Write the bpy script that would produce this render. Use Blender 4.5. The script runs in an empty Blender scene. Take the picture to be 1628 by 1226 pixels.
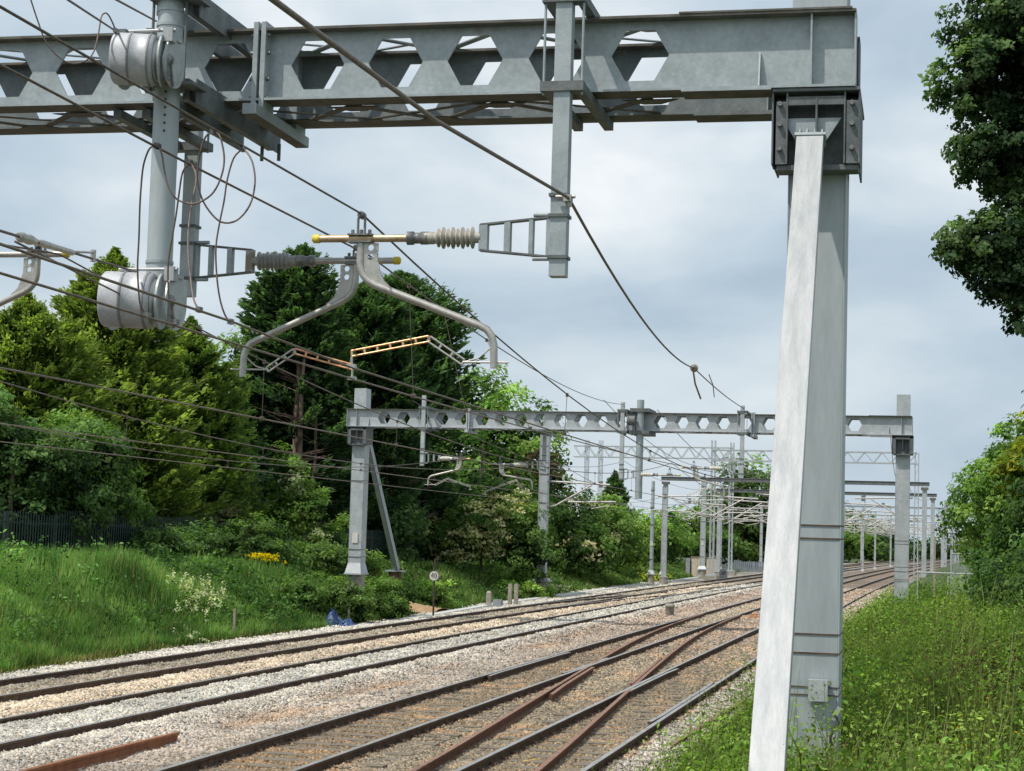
import bpy, math, random
import numpy as np
from mathutils import Matrix, Vector
R = math.radians
random.seed(7)
sc = bpy.context.scene
COL = sc.collection

# ------------------------------------------------------------------ track frame
# a = metres along the line, d = metres to the right of the camera's line, z = metres above rail head
TH = 0.227792871; K = 2.11444e-4; A0 = 40.; CH = 2.898
def W(a, d, z=0.0):
    c = 1/K; r = c-d; ph = (a-A0)*K
    aa = A0+r*math.sin(ph); l = c-r*math.cos(ph)
    return (aa*math.sin(TH)+l*math.cos(TH), aa*math.cos(TH)-l*math.sin(TH), z)
def Wn(a, d, z):
    a = np.asarray(a, float); d = np.asarray(d, float); z = np.asarray(z, float)
    c = 1/K; r = c-d; ph = (a-A0)*K
    aa = A0+r*np.sin(ph); l = c-r*np.cos(ph)
    x, y, z = np.broadcast_arrays(aa*math.sin(TH)+l*math.cos(TH), aa*math.cos(TH)-l*math.sin(TH), z)
    return np.stack([x, y, z], -1)
def frame(a, d, z=0.0):
    az = TH+(a-A0)*K
    return Matrix.Translation(W(a, d, z)) @ Matrix.Rotation(-az, 4, 'Z')

# ------------------------------------------------------------------ materials
def newmat(name):
    m = bpy.data.materials.new(name); m.use_nodes = True
    nt = m.node_tree; return m, nt, nt.nodes['Principled BSDF']
def N(nt, t, **kw):
    n = nt.nodes.new(t)
    for k, v in kw.items():
        if k in n.inputs: n.inputs[k].default_value = v
        else: setattr(n, k, v)
    return n
def ramp(nt, stops):
    r = nt.nodes.new('ShaderNodeValToRGB'); e = r.color_ramp.elements
    while len(e) < len(stops): e.new(.5)
    for i, (p, c) in enumerate(stops):
        e[i].position = p; e[i].color = (c[0], c[1], c[2], 1)
    return r
def mottled(name, c1, c2, scale=6, rough=.55, metal=0., c3=None, bump=.15, detail=6, stretch=None, spots=None, cont=.38):
    m, nt, p = newmat(name); L = nt.links.new
    tc = N(nt, 'ShaderNodeTexCoord'); src = tc.outputs['Object']
    if stretch:
        mp = N(nt, 'ShaderNodeMapping'); mp.inputs['Scale'].default_value = stretch
        L(src, mp.inputs[0]); src = mp.outputs[0]
    n = N(nt, 'ShaderNodeTexNoise', Scale=scale, Detail=detail, Roughness=.65); L(src, n.inputs['Vector'])
    st = [(.32, c1), (.62, c2)] + ([(.75, c3)] if c3 else [])
    r = ramp(nt, st); L(n.outputs['Fac'], r.inputs[0]); out = r.outputs[0]
    n2 = N(nt, 'ShaderNodeTexNoise', Scale=scale*9, Detail=4, Roughness=.7); L(src, n2.inputs['Vector'])
    mx = N(nt, 'ShaderNodeMix', data_type='RGBA', blend_type='MULTIPLY'); mx.inputs['Factor'].default_value = .55
    r2 = ramp(nt, [(.3, (1-cont,)*3), (.7, (1+cont*.65,)*3)]); L(n2.outputs['Fac'], r2.inputs[0])
    L(out, mx.inputs['A']); L(r2.outputs[0], mx.inputs['B']); out = mx.outputs['Result']
    if spots:
        n3 = N(nt, 'ShaderNodeTexNoise', Scale=spots[1], Detail=3); L(tc.outputs['Object'], n3.inputs['Vector'])
        r3 = ramp(nt, [(spots[2], (0, 0, 0)), (spots[2]+.06, (1, 1, 1))]); L(n3.outputs['Fac'], r3.inputs[0])
        m3 = N(nt, 'ShaderNodeMix', data_type='RGBA'); L(r3.outputs[0], m3.inputs['Factor']); L(out, m3.inputs['A']); m3.inputs['B'].default_value = (*spots[0], 1)
        out = m3.outputs['Result']
    L(out, p.inputs['Base Color'])
    p.inputs['Roughness'].default_value = rough; p.inputs['Metallic'].default_value = metal
    if bump:
        b = N(nt, 'ShaderNodeBump', Strength=bump, Distance=.01); L(n2.outputs['Fac'], b.inputs['Height']); L(b.outputs[0], p.inputs['Normal'])
    return m
M = {}
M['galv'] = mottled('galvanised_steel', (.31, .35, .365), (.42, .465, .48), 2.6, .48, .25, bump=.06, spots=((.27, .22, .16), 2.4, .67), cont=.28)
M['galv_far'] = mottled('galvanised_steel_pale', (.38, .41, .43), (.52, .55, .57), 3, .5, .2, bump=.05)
M['galv_mast'] = mottled('galvanised_mast', (.355, .395, .415), (.445, .49, .51), 2.2, .5, .15, bump=.05, cont=.13, stretch=(1.8, 1.8, .3), spots=((.42, .32, .22), 1.7, .73))
M['zinc'] = mottled('bright_zinc', (.35, .37, .39), (.48, .49, .495), 3.2, .42, .15, bump=.05, stretch=(5, 1.2, .55), cont=.2)
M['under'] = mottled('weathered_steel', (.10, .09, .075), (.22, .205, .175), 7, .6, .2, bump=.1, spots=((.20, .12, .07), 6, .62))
M['rear'] = mottled('shaded_girder', (.15, .18, .19), (.25, .28, .29), 5, .6, .1, bump=.08)  # darker steel: the dimness behind the front girder is put into this colour
M['flange'] = mottled('weathered_shaded_flange', (.075, .07, .062), (.15, .14, .12), 5, .7, .0, bump=.1, spots=((.16, .11, .07), 5, .66))  # weathered steel, darkened further so undersides carry their shade in the colour
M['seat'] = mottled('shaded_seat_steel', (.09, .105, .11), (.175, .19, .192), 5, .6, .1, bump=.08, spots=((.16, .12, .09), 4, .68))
M['drop'] = mottled('post_galvanised', (.32, .365, .385), (.43, .475, .495), 6, .48, .2, bump=.06, cont=.22)
M['bolt'] = mottled('bolt_steel', (.13, .13, .13), (.3, .3, .3), 30, .5, .5)
M['alu'] = mottled('aluminium_tube', (.44, .42, .39), (.58, .56, .52), 12, .38, .5, bump=.04)
M['aluw'] = mottled('pale_aluminium', (.50, .48, .46), (.66, .63, .60), 4, .45, .15, bump=.02)
M['drum'] = mottled('drum_aluminium', (.44, .45, .48), (.58, .59, .62), 10, .5, .2, bump=.03)
M['groove'] = mottled('drum_groove', (.22, .22, .23), (.32, .32, .33), 10, .6, .1)
M['drumside'] = mottled('drum_plate', (.40, .43, .43), (.54, .57, .57), 9, .45, .3, bump=.05)
M['gold'] = mottled('bronze_tube', (.46, .34, .2), (.62, .48, .3), 14, .4, .5, bump=.04)
M['copper_glint'] = mottled('copper_glint_arm', (.75, .34, .16), (.95, .55, .32), 20, .35, .6, bump=.03)  # coppery orange, with the sun's glint put into the colour
M['insul'] = mottled('insulator_rubber', (.36, .33, .29), (.50, .46, .41), 14, .45, 0, bump=.02)
M['insulg'] = mottled('grey_insulator', (.27, .27, .25), (.38, .38, .36), 14, .5, 0, bump=.02)
M['white'] = mottled('porcelain', (.7, .67, .6), (.8, .78, .7), 10, .3, 0, bump=.02)
M['signwhite'] = mottled('sign_white', (.6, .58, .52), (.74, .72, .68), 10, .5, 0, bump=.0)
M['black'] = mottled('dark_lettering', (.02, .02, .02), (.04, .04, .04), 10, .6)
M['yellow'] = mottled('yellow_cap', (.75, .55, .04), (.85, .66, .08), 12, .5)
M['wire'] = mottled('wire_dark', (.10, .075, .06), (.20, .16, .13), 20, .5, .4, bump=.0)
M['wirec'] = mottled('wire_bronze', (.16, .12, .09), (.27, .21, .16), 20, .45, .5, bump=.0)
M['cable'] = mottled('jumper_cable', (.13, .09, .075), (.22, .165, .14), 20, .55, .2, bump=.0)
M['railside'] = mottled('rail_side', (.055, .035, .025), (.15, .09, .06), 9, .85, .0, bump=.2)
M['railtop'] = mottled('rail_top', (.28, .265, .25), (.46, .44, .42), 5, .38, .4, c3=(.25, .18, .13), bump=.05, stretch=(2, .3, 2))
M['rustside'] = mottled('rust_rail_side', (.10, .042, .024), (.2, .09, .05), 8, .85, .0, bump=.25)
M['rusttop'] = mottled('rust_rail_top', (.19, .10, .07), (.33, .19, .13), 6, .7, .1, bump=.15)
M['rustbright'] = mottled('fresh_rust', (.21, .08, .038), (.34, .14, .065), 6, .8, .0, bump=.2)
M['sleeper'] = mottled('sleeper_wood', (.14, .115, .085), (.24, .20, .15), 7, .9, 0, bump=.4, stretch=(1, 5, 1))
M['concrete'] = mottled('concrete', (.34, .33, .30), (.52, .51, .47), 6, .9, 0, bump=.3)
M['trough'] = mottled('trough_concrete', (.48, .49, .46), (.62, .62, .58), 5, .9, 0, bump=.3)
M['dirtconc'] = mottled('stained_concrete', (.22, .2, .16), (.42, .39, .33), 6, .9, 0, bump=.3)
M['bark'] = mottled('bark', (.07, .05, .038), (.16, .12, .09), 9, .95, 0, bump=.6, stretch=(3, 3, .5))
M['barkpale'] = mottled('pale_bark', (.13, .09, .07), (.24, .17, .13), 9, .95, 0, bump=.6, stretch=(3, 3, .5))
M['greenfence'] = mottled('green_paint', (.006, .024, .020), (.012, .038, .032), 5, .6, 0, bump=.02)
M['greyfence'] = mottled('grey_fence', (.33, .36, .4), (.45, .48, .52), 5, .6, .1)
M['beige'] = mottled('cabinet_beige', (.48, .40, .3), (.62, .53, .41), 5, .7)
M['tan'] = mottled('cabinet_side', (.22, .16, .11), (.32, .25, .18), 5, .8)
M['greybox'] = mottled('grey_box', (.22, .24, .26), (.34, .36, .38), 5, .7)
M['wood'] = mottled('stake_wood', (.22, .18, .13), (.42, .36, .27), 10, .9, 0, bump=.3, stretch=(4, 4, 1))
M['rustpost'] = mottled('rusty_post', (.09, .05, .032), (.17, .10, .065), 10, .9)
M['darkpost'] = mottled('dark_post', (.05, .035, .03), (.10, .07, .06), 10, .8)
M['blue'] = mottled('blue_sheet', (.012, .03, .11), (.04, .09, .24), 7, .5, 0, bump=.4, c3=(.2, .28, .48))
M['yellowcable'] = mottled('yellow_cable', (.6, .38, .06), (.75, .5, .12), 9, .6)
M['brick'] = mottled('house_wall', (.45, .36, .3), (.6, .5, .42), 5, .9)
M['roof'] = mottled('pale_roof', (.62, .62, .62), (.75, .75, .75), 5, .8)
M['mesh'] = mottled('grey_mesh', (.33, .37, .37), (.5, .54, .54), 16, .6, .1)
M['soil'] = mottled('bare_soil', (.30, .18, .09), (.46, .31, .17), 5, .95, 0, bump=.5)
M['dlamp'] = mottled('orange_plate', (.35, .13, .05), (.5, .22, .09), 6, .8)

def attrmat(name, rough=.6, trans=.25, bump=False, spec=.12):
    m, nt, p = newmat(name); L = nt.links.new
    at = N(nt, 'ShaderNodeAttribute', attribute_name='tint')
    L(at.outputs['Color'], p.inputs['Base Color'])
    p.inputs['Roughness'].default_value = rough
    if 'Specular IOR Level' in p.inputs: p.inputs['Specular IOR Level'].default_value = spec
    if trans:
        tr = N(nt, 'ShaderNodeBsdfTranslucent')
        mul = N(nt, 'ShaderNodeMix', data_type='RGBA', blend_type='MULTIPLY'); mul.inputs['Factor'].default_value = 1
        L(at.outputs['Color'], mul.inputs['A']); mul.inputs['B'].default_value = (1.3, 1.5, .6, 1)
        L(mul.outputs['Result'], tr.inputs['Color'])
        ms = N(nt, 'ShaderNodeMixShader'); ms.inputs[0].default_value = trans
        L(p.outputs[0], ms.inputs[1]); L(tr.outputs[0], ms.inputs[2])
        L(ms.outputs[0], nt.nodes['Material Output'].inputs['Surface'])
    return m
M['leaf'] = attrmat('foliage', .7, .45)
M['grass'] = attrmat('grass_blades', .75, .42)
M['stone'] = attrmat('ballast_stone', .85, 0)

# ground materials
def ground_mat():
    m, nt, p = newmat('ground_earth'); L = nt.links.new
    tc = N(nt, 'ShaderNodeTexCoord')
    n = N(nt, 'ShaderNodeTexNoise', Scale=.9, Detail=8, Roughness=.7); L(tc.outputs['Object'], n.inputs['Vector'])
    r = ramp(nt, [(.3, (.035, .06, .018)), (.5, (.06, .09, .028)), (.72, (.11, .10, .05))]); L(n.outputs['Fac'], r.inputs[0])
    L(r.outputs[0], p.inputs['Base Color']); p.inputs['Roughness'].default_value = 1
    b = N(nt, 'ShaderNodeBump', Strength=.6, Distance=.05); n2 = N(nt, 'ShaderNodeTexNoise', Scale=14, Detail=5); L(tc.outputs['Object'], n2.inputs['Vector'])
    L(n2.outputs['Fac'], b.inputs['Height']); L(b.outputs[0], p.inputs['Normal'])
    return m
def ballast_mat():
    m, nt, p = newmat('ballast_bed'); L = nt.links.new
    tc = N(nt, 'ShaderNodeTexCoord'); at = N(nt, 'ShaderNodeAttribute', attribute_name='tint')
    v = N(nt, 'ShaderNodeTexVoronoi', Scale=19); L(tc.outputs['Object'], v.inputs['Vector'])
    sep = N(nt, 'ShaderNodeSeparateColor'); L(v.outputs['Color'], sep.inputs[0])
    r = ramp(nt, [(0, (.35, .35, .35)), (.35, (.8, .8, .8)), (1, (1.25, 1.2, 1.15))]); L(sep.outputs[0], r.inputs[0])
    mx = N(nt, 'ShaderNodeMix', data_type='RGBA', blend_type='MULTIPLY'); mx.inputs['Factor'].default_value = .9
    L(at.outputs['Color'], mx.inputs['A']); L(r.outputs[0], mx.inputs['B'])
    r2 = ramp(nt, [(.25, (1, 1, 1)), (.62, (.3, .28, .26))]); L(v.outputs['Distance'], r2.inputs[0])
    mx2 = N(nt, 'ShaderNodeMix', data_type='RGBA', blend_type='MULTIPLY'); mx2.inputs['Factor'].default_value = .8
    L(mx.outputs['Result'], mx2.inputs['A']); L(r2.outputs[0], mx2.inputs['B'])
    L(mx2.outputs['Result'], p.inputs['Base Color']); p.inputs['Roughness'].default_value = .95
    b = N(nt, 'ShaderNodeBump', Strength=1, Distance=.04); b.invert = True; L(v.outputs['Distance'], b.inputs['Height']); L(b.outputs[0], p.inputs['Normal'])
    return m
M['ground'] = ground_mat(); M['ballast'] = ballast_mat()

# ------------------------------------------------------------------ mesh builder (track coordinates)
class MB:
    def __init__(s): s.v = []; s.f = []; s.mi = []; s.cur = 0; s.sm = []
    def add(s, vs, fs, smooth=False):
        o = len(s.v); s.v += [tuple(p) for p in vs]
        for f in fs: s.f.append([i+o for i in f]); s.mi.append(s.cur); s.sm.append(smooth)
    def box(s, d0, d1, a0, a1, z0, z1):
        vs = [(a, d, z) for z in (z0, z1) for a in (a0, a1) for d in (d0, d1)]
        s.add(vs, [(0, 2, 3, 1), (4, 5, 7, 6), (0, 1, 5, 4), (2, 6, 7, 3), (0, 4, 6, 2), (1, 3, 7, 5)])
        return s
    def ubox(s, *k):
        s.box(*k); s.mi[-6] = 1; return s
    def mbox(s, mi, *k):
        c = s.cur; s.cur = mi; s.box(*k); s.cur = c; return s
    def hexa(s, p):   # 8 arbitrary points: bottom 4 (ring), top 4 (ring)
        s.add(p, [(3, 2, 1, 0), (4, 5, 6, 7), (0, 1, 5, 4), (1, 2, 6, 5), (2, 3, 7, 6), (3, 0, 4, 7)]); return s
    def beam(s, p, q, w, h, up=(0, 0, 1)):   # rectangular bar from p to q
        p = np.array(p, float); q = np.array(q, float); t = q-p; t /= np.linalg.norm(t)
        u = np.array(up, float); b = np.cross(t, u); b /= np.linalg.norm(b); u = np.cross(b, t)
        r = []
        for c in (p, q):
            for sx, sy in ((-1, -1), (1, -1), (1, 1), (-1, 1)): r.append(c+b*w/2*sx+u*h/2*sy)
        return s.hexa(r)
    def tube(s, pts, r, n=8, caps=True):
        pts = [np.array(p, float) for p in pts]; k = len(pts); rs = r if hasattr(r, '__len__') else [r]*k
        vs = []; prev = None
        for i in range(k):
            t = pts[min(i+1, k-1)]-pts[max(i-1, 0)]; t /= (np.linalg.norm(t)+1e-12)
            if prev is None:
                u = np.array([0, 0, 1.]) if abs(t[2]) < .9 else np.array([1., 0, 0])
            else: u = prev
            u = u-t*np.dot(u, t); u /= np.linalg.norm(u); prev = u; b = np.cross(t, u)
            for j in range(n):
                an = 2*math.pi*j/n; vs.append(pts[i]+(u*math.cos(an)+b*math.sin(an))*rs[i])
        fs = [(i*n+j, i*n+(j+1) % n, (i+1)*n+(j+1) % n, (i+1)*n+j) for i in range(k-1) for j in range(n)]
        s.add(vs, fs, True)
        if caps:
            s.add(vs[:n], [tuple(range(n))[::-1]]); s.add(vs[-n:], [tuple(range(n))])
        return s
    def lathe(s, p, q, prof, n=24):   # prof: (t 0..1 or beyond, radius)
        p = np.array(p, float); q = np.array(q, float)
        ax = q-p
        t = ax/np.linalg.norm(ax); u = np.array([0, 0, 1.]) if abs(t[2]) < .9 else np.array([1., 0, 0])
        u = u-t*np.dot(u, t); u /= np.linalg.norm(u); b = np.cross(t, u)
        vs = [p+ax*tt+(u*math.cos(2*math.pi*j/n)+b*math.sin(2*math.pi*j/n))*r for tt, r in prof for j in range(n)]
        k = len(prof)
        s.add(vs, [(i*n+j, i*n+(j+1) % n, (i+1)*n+(j+1) % n, (i+1)*n+j) for i in range(k-1) for j in range(n)], True)
        s.add(vs[:n], [tuple(range(n))[::-1]]); s.add(vs[-n:], [tuple(range(n))])
        return s
    def extr(s, pts, a0, a1):   # convex polygon in (d,z) pushed from a0 to a1
        n = len(pts)
        vs = [(a0, d, z) for d, z in pts]+[(a1, d, z) for d, z in pts]
        s.add(vs, [tuple(range(n)), tuple(range(n, 2*n))[::-1]]+[(i, i+n, (i+1) % n+n, (i+1) % n) for i in range(n)])
        return s
    def extd(s, pts, d0, d1):   # polygon in (a,z) pushed from d0 to d1
        n = len(pts)
        vs = [(a, d0, z) for a, z in pts]+[(a, d1, z) for a, z in pts]
        s.add(vs, [tuple(range(n)), tuple(range(n, 2*n))[::-1]]+[(i, i+n, (i+1) % n+n, (i+1) % n) for i in range(n)])
        return s
    def mesh(s, name, mats, Mi=None):
        v = np.array(s.v, float); w = Wn(v[:, 0], v[:, 1], v[:, 2])
        if Mi is not None:
            Ma = np.array(Mi); w = w@Ma[:3, :3].T+Ma[:3, 3]
        me = bpy.data.meshes.new(name); me.from_pydata([tuple(x) for x in w], [], s.f); me.validate()
        if not isinstance(mats, (list, tuple)): mats = [mats]
        for m in mats: me.materials.append(m)
        if len(me.polygons) == len(s.f):
            me.polygons.foreach_set('material_index', s.mi); me.polygons.foreach_set('use_smooth', s.sm)
        # consistent outward normals
        import bmesh
        bm = bmesh.new(); bm.from_mesh(me); bmesh.ops.recalc_face_normals(bm, faces=bm.faces); bm.to_mesh(me); bm.free()
        return me

def meta(o, label, cat, group=None, kind=None):
    if label: o['label'] = label
    if cat: o['category'] = cat
    if group: o['group'] = group
    if kind: o['kind'] = kind
    return o
class Thing:
    def __init__(s, name, a, d, z, label, cat, group=None, kind=None):
        s.M = frame(a, d, z); s.Mi = s.M.inverted()
        s.o = bpy.data.objects.new(name, None); s.o.empty_display_size = .2; COL.objects.link(s.o)
        s.o.matrix_world = s.M; meta(s.o, label, cat, group, kind)
    def part(s, name, mb, mat, parent=None, label=None, kind=None):
        o = bpy.data.objects.new(name, mb.mesh(name, mat, s.Mi)); COL.objects.link(o)
        o.parent = parent or s.o
        if label: o['label'] = label
        if kind: o['kind'] = kind
        return o
    def raw(s, name, me, parent=None, kind=None):   # mesh given in world coordinates
        me.transform(s.Mi)
        o = bpy.data.objects.new(name, me); COL.objects.link(o); o.parent = parent or s.o
        if kind: o['kind'] = kind
        return o
def solo(name, mb, mat, a, d, z, label, cat, group=None, kind=None):
    Mx = frame(a, d, z)
    o = bpy.data.objects.new(name, mb.mesh(name, mat, Mx.inverted())); COL.objects.link(o); o.matrix_world = Mx
    return meta(o, label, cat, group, kind)
def copy_tree(o, parent=None):
    c = o.copy(); COL.objects.link(c)
    if parent is not None: c.parent = parent
    for ch in [x for x in list(COL.objects) if x.parent == o]: copy_tree(ch, c)
    return c
def put(o, a, d, z=0., flip=False, label=None, group=None):
    Mx = frame(a, d, z)
    if flip: Mx = Mx @ Matrix.Rotation(math.pi, 4, 'Z')
    o.matrix_world = Mx
    if label: o['label'] = label
    if group: o['group'] = group

def npmesh(name, V, F, tint, mat, smooth=False):
    """V (n,3) world, F (m,k) quads or tris, tint (m,3) per face"""
    V = np.asarray(V, np.float32); F = np.asarray(F, np.int32); m, k = F.shape
    me = bpy.data.meshes.new(name)
    me.vertices.add(len(V)); me.vertices.foreach_set('co', V.ravel())
    me.loops.add(m*k); me.loops.foreach_set('vertex_index', F.ravel())
    me.polygons.add(m); me.polygons.foreach_set('loop_start', np.arange(0, m*k, k, dtype=np.int32))
    me.update(calc_edges=True)
    if tint is not None:
        ca = me.color_attributes.new('tint', 'FLOAT_COLOR', 'CORNER')
        c = np.ones((m, k, 4), np.float32); c[:, :, :3] = np.asarray(tint, np.float32)[:, None, :]
        ca.data.foreach_set('color', c.ravel())
    me.materials.append(mat)
    if smooth: me.polygons.foreach_set('use_smooth', np.ones(m, bool))
    return me
rng = np.random.default_rng(11)
def vnoise(P, s, seed=0):
    """cheap smooth pseudo noise 0..1 from sums of sines"""
    r = np.random.default_rng(seed); P = np.asarray(P)*s; out = np.zeros(len(P))
    for i in range(7):
        k = r.normal(size=3)*(1+i*.45); out += np.sin(P@k+r.uniform(0, 6.28))/(1+i*.3)
    return np.clip(.5+out/4.6, 0, 1)

# ------------------------------------------------------------------ camera
cam = bpy.data.cameras.new('Camera'); co = bpy.data.objects.new('camera', cam); COL.objects.link(co); sc.camera = co
PIT = .0808916708; ROL = .0297580522
co.matrix_world = Matrix.Translation((0, 0, CH)) @ Matrix.Rotation(math.pi/2+PIT, 4, 'X') @ Matrix.Rotation(ROL, 4, 'Z')
cam.sensor_width = 36; cam.lens = 2900/1628*36; cam.clip_end = 6000; cam.clip_start = .1
sc.render.resolution_x = 1024; sc.render.resolution_y = 771

# ------------------------------------------------------------------ light
S_EL = 58; # sun from behind-left of the camera
tx, ty = -1.0, -1.0   # (d, a) direction towards the sun
az0 = TH
sx = tx*math.cos(az0)+ty*math.sin(az0); sy = -tx*math.sin(az0)+ty*math.cos(az0)
sd = Vector((sx, sy, math.hypot(sx, sy)*math.tan(R(S_EL)))).normalized()
sun = bpy.data.lights.new('sun', 'SUN'); so = bpy.data.objects.new('sun', sun); COL.objects.link(so)
so.rotation_euler = sd.to_track_quat('Z', 'Y').to_euler(); so.location = (0, 0, 60)
sun.energy = 3.5; sun.angle = R(.8); sun.color = (1, .94, .84)
wd = bpy.data.worlds.new('World'); sc.world = wd; wd.use_nodes = True
nt = wd.node_tree; L = nt.links.new; bg = nt.nodes['Background']
sky = nt.nodes.new('ShaderNodeTexSky'); sky.sky_type = 'NISHITA'; sky.sun_disc = False
sky.sun_elevation = R(S_EL); sky.sun_rotation = math.atan2(sx, sy); sky.air_density = 1.2; sky.dust_density = 2
tc = nt.nodes.new('ShaderNodeTexCoord'); mp = nt.nodes.new('ShaderNodeMapping'); mp.inputs['Scale'].default_value = (1.0, 1.0, 2.2)
mp.inputs['Rotation'].default_value = (0, R(6), 0)
L(tc.outputs['Generated'], mp.inputs[0])
n1 = N(nt, 'ShaderNodeTexNoise', Scale=5.0, Detail=8, Roughness=.5, Distortion=.25); L(mp.outputs[0], n1.inputs['Vector'])
r1 = ramp(nt, [(.36, (3.7, 4.75, 5.8)), (.46, (4.9, 5.9, 6.8)), (.54, (6.2, 7.0, 7.6)), (.64, (8.6, 8.9, 9.1))]); n1b = N(nt, 'ShaderNodeTexNoise', Scale=2.9, Detail=5, Roughness=.5, Distortion=.5); L(mp.outputs[0], n1b.inputs['Vector'])
avg = N(nt, 'ShaderNodeMath', operation='ADD'); m1_ = N(nt, 'ShaderNodeMath', operation='MULTIPLY'); m2_ = N(nt, 'ShaderNodeMath', operation='MULTIPLY')
m1_.inputs[1].default_value = .55; m2_.inputs[1].default_value = .45; L(n1.outputs['Fac'], m1_.inputs[0]); L(n1b.outputs['Fac'], m2_.inputs[0]); L(m1_.outputs[0], avg.inputs[0]); L(m2_.outputs[0], avg.inputs[1])
L(avg.outputs[0], r1.inputs[0])
mx = N(nt, 'ShaderNodeMix', data_type='RGBA'); mx.inputs['Factor'].default_value = .92
L(sky.outputs[0], mx.inputs['A']); L(r1.outputs[0], mx.inputs['B'])
L(mx.outputs['Result'], bg.inputs['Color']); bg.inputs['Strength'].default_value = .112
sc.view_settings.view_transform = 'Standard'; sc.view_settings.look = 'None'; sc.view_settings.exposure = 0

# ------------------------------------------------------------------ terrain
def sstep(x): x = np.clip(x, 0, 1); return x*x*(3-2*x)
def toeL(a): return np.interp(a, [0, 34, 46, 60, 75, 90, 132, 170], [-18.3, -18.35, -18.75, -18.55, -19.3, -19.6, -20.2, -20.6])
def crest(a): return np.interp(a, [0, 45, 60, 78, 92, 125, 160, 300], [1.35, 1.3, 1.2, 1.05, .85, .6, .4, .4])
def zg(a, d):
    a = np.asarray(a, float); d = np.asarray(d, float)
    s = toeL(a)-d
    zl = -.33+(crest(a)+.33)*sstep(s/4.2)+.15*sstep((s-5)/6)
    zr = np.interp(d, [-3.3, -2.9, -2.1, -1.2, .6, 3, 30, 60], [-.33, -.25, .35, .78, 1.05, 1.2, 1.3, 1.3])
    z = np.where(d < -10, zl, zr)
    zr = zr+np.clip((d+2)/3, 0, 1)*(.20*np.sin(a*.55+1)*np.sin(d*1.7+a*.3)+.12*np.sin(a*1.3+d*2.1))
    z = np.where(d < -10, zl, zr)
    mid = (d > toeL(a)) & (d < -3.3)
    z = np.where(mid, -.42, z)
    far = sstep((a-230)/200)
    bump = (.07*np.sin(a*.9+d*1.3)+.05*np.sin(a*2.1-d*.7))*np.clip(np.where(d < -10, s/2, (d+3)/1.5), 0, 1)
    return z*(1-far)+far*np.where(mid, -.42, .3)+bump
av = np.concatenate([np.array([-3000, -1500, -700, -300, -120, -60, -30, -15]), np.arange(-6, 130, 1.0), np.arange(131, 240, 4.), np.array([260, 300, 360, 430, 520, 650, 800, 1100, 1500, 2200, 3200])])
dv = np.concatenate([np.array([-3000, -1500, -700, -350, -180, -100, -70, -50, -40, -34]), np.arange(-31, -17, .5), np.array([-16.5, -15, -12, -9, -6, -4.2]), np.arange(-3.6, 3.2, .3), np.array([4, 6, 9, 14, 20, 30, 45, 70, 120, 250, 600, 1200, 3000])])
def grid(av, dv, zf, name, mat, tint=None):
    A, D = np.meshgrid(av, dv, indexing='ij'); A = A.ravel(); D = D.ravel()
    az = np.clip(A, -200, 900)   # keep the curve mild far away
    V = Wn(az, np.clip(D, -600, 600), zf(az, D))
    ex = (A-az)[:, None]*np.array([[math.sin(TH), math.cos(TH), 0]])+(D-np.clip(D, -600, 600))[:, None]*np.array([[math.cos(TH), -math.sin(TH), 0]])
    V = V+ex
    n, m = len(av), len(dv)
    i, j = np.meshgrid(np.arange(n-1), np.arange(m-1), indexing='ij'); i = i.ravel(); j = j.ravel()
    F = np.stack([i*m+j, i*m+j+1, (i+1)*m+j+1, (i+1)*m+j], 1)
    t = None
    if tint is not None:
        t = tint((A[F[:, 0]]+A[F[:, 2]])/2, (D[F[:, 0]]+D[F[:, 2]])/2)
    me = npmesh(name, V, F, t, mat, True)
    o = bpy.data.objects.new(name, me); COL.objects.link(o); return o
g = grid(av, dv, zg, 'ground', M['ground']); meta(g, 'grassy earth banks either side of the railway running to the horizon', 'ground', kind='structure')

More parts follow.
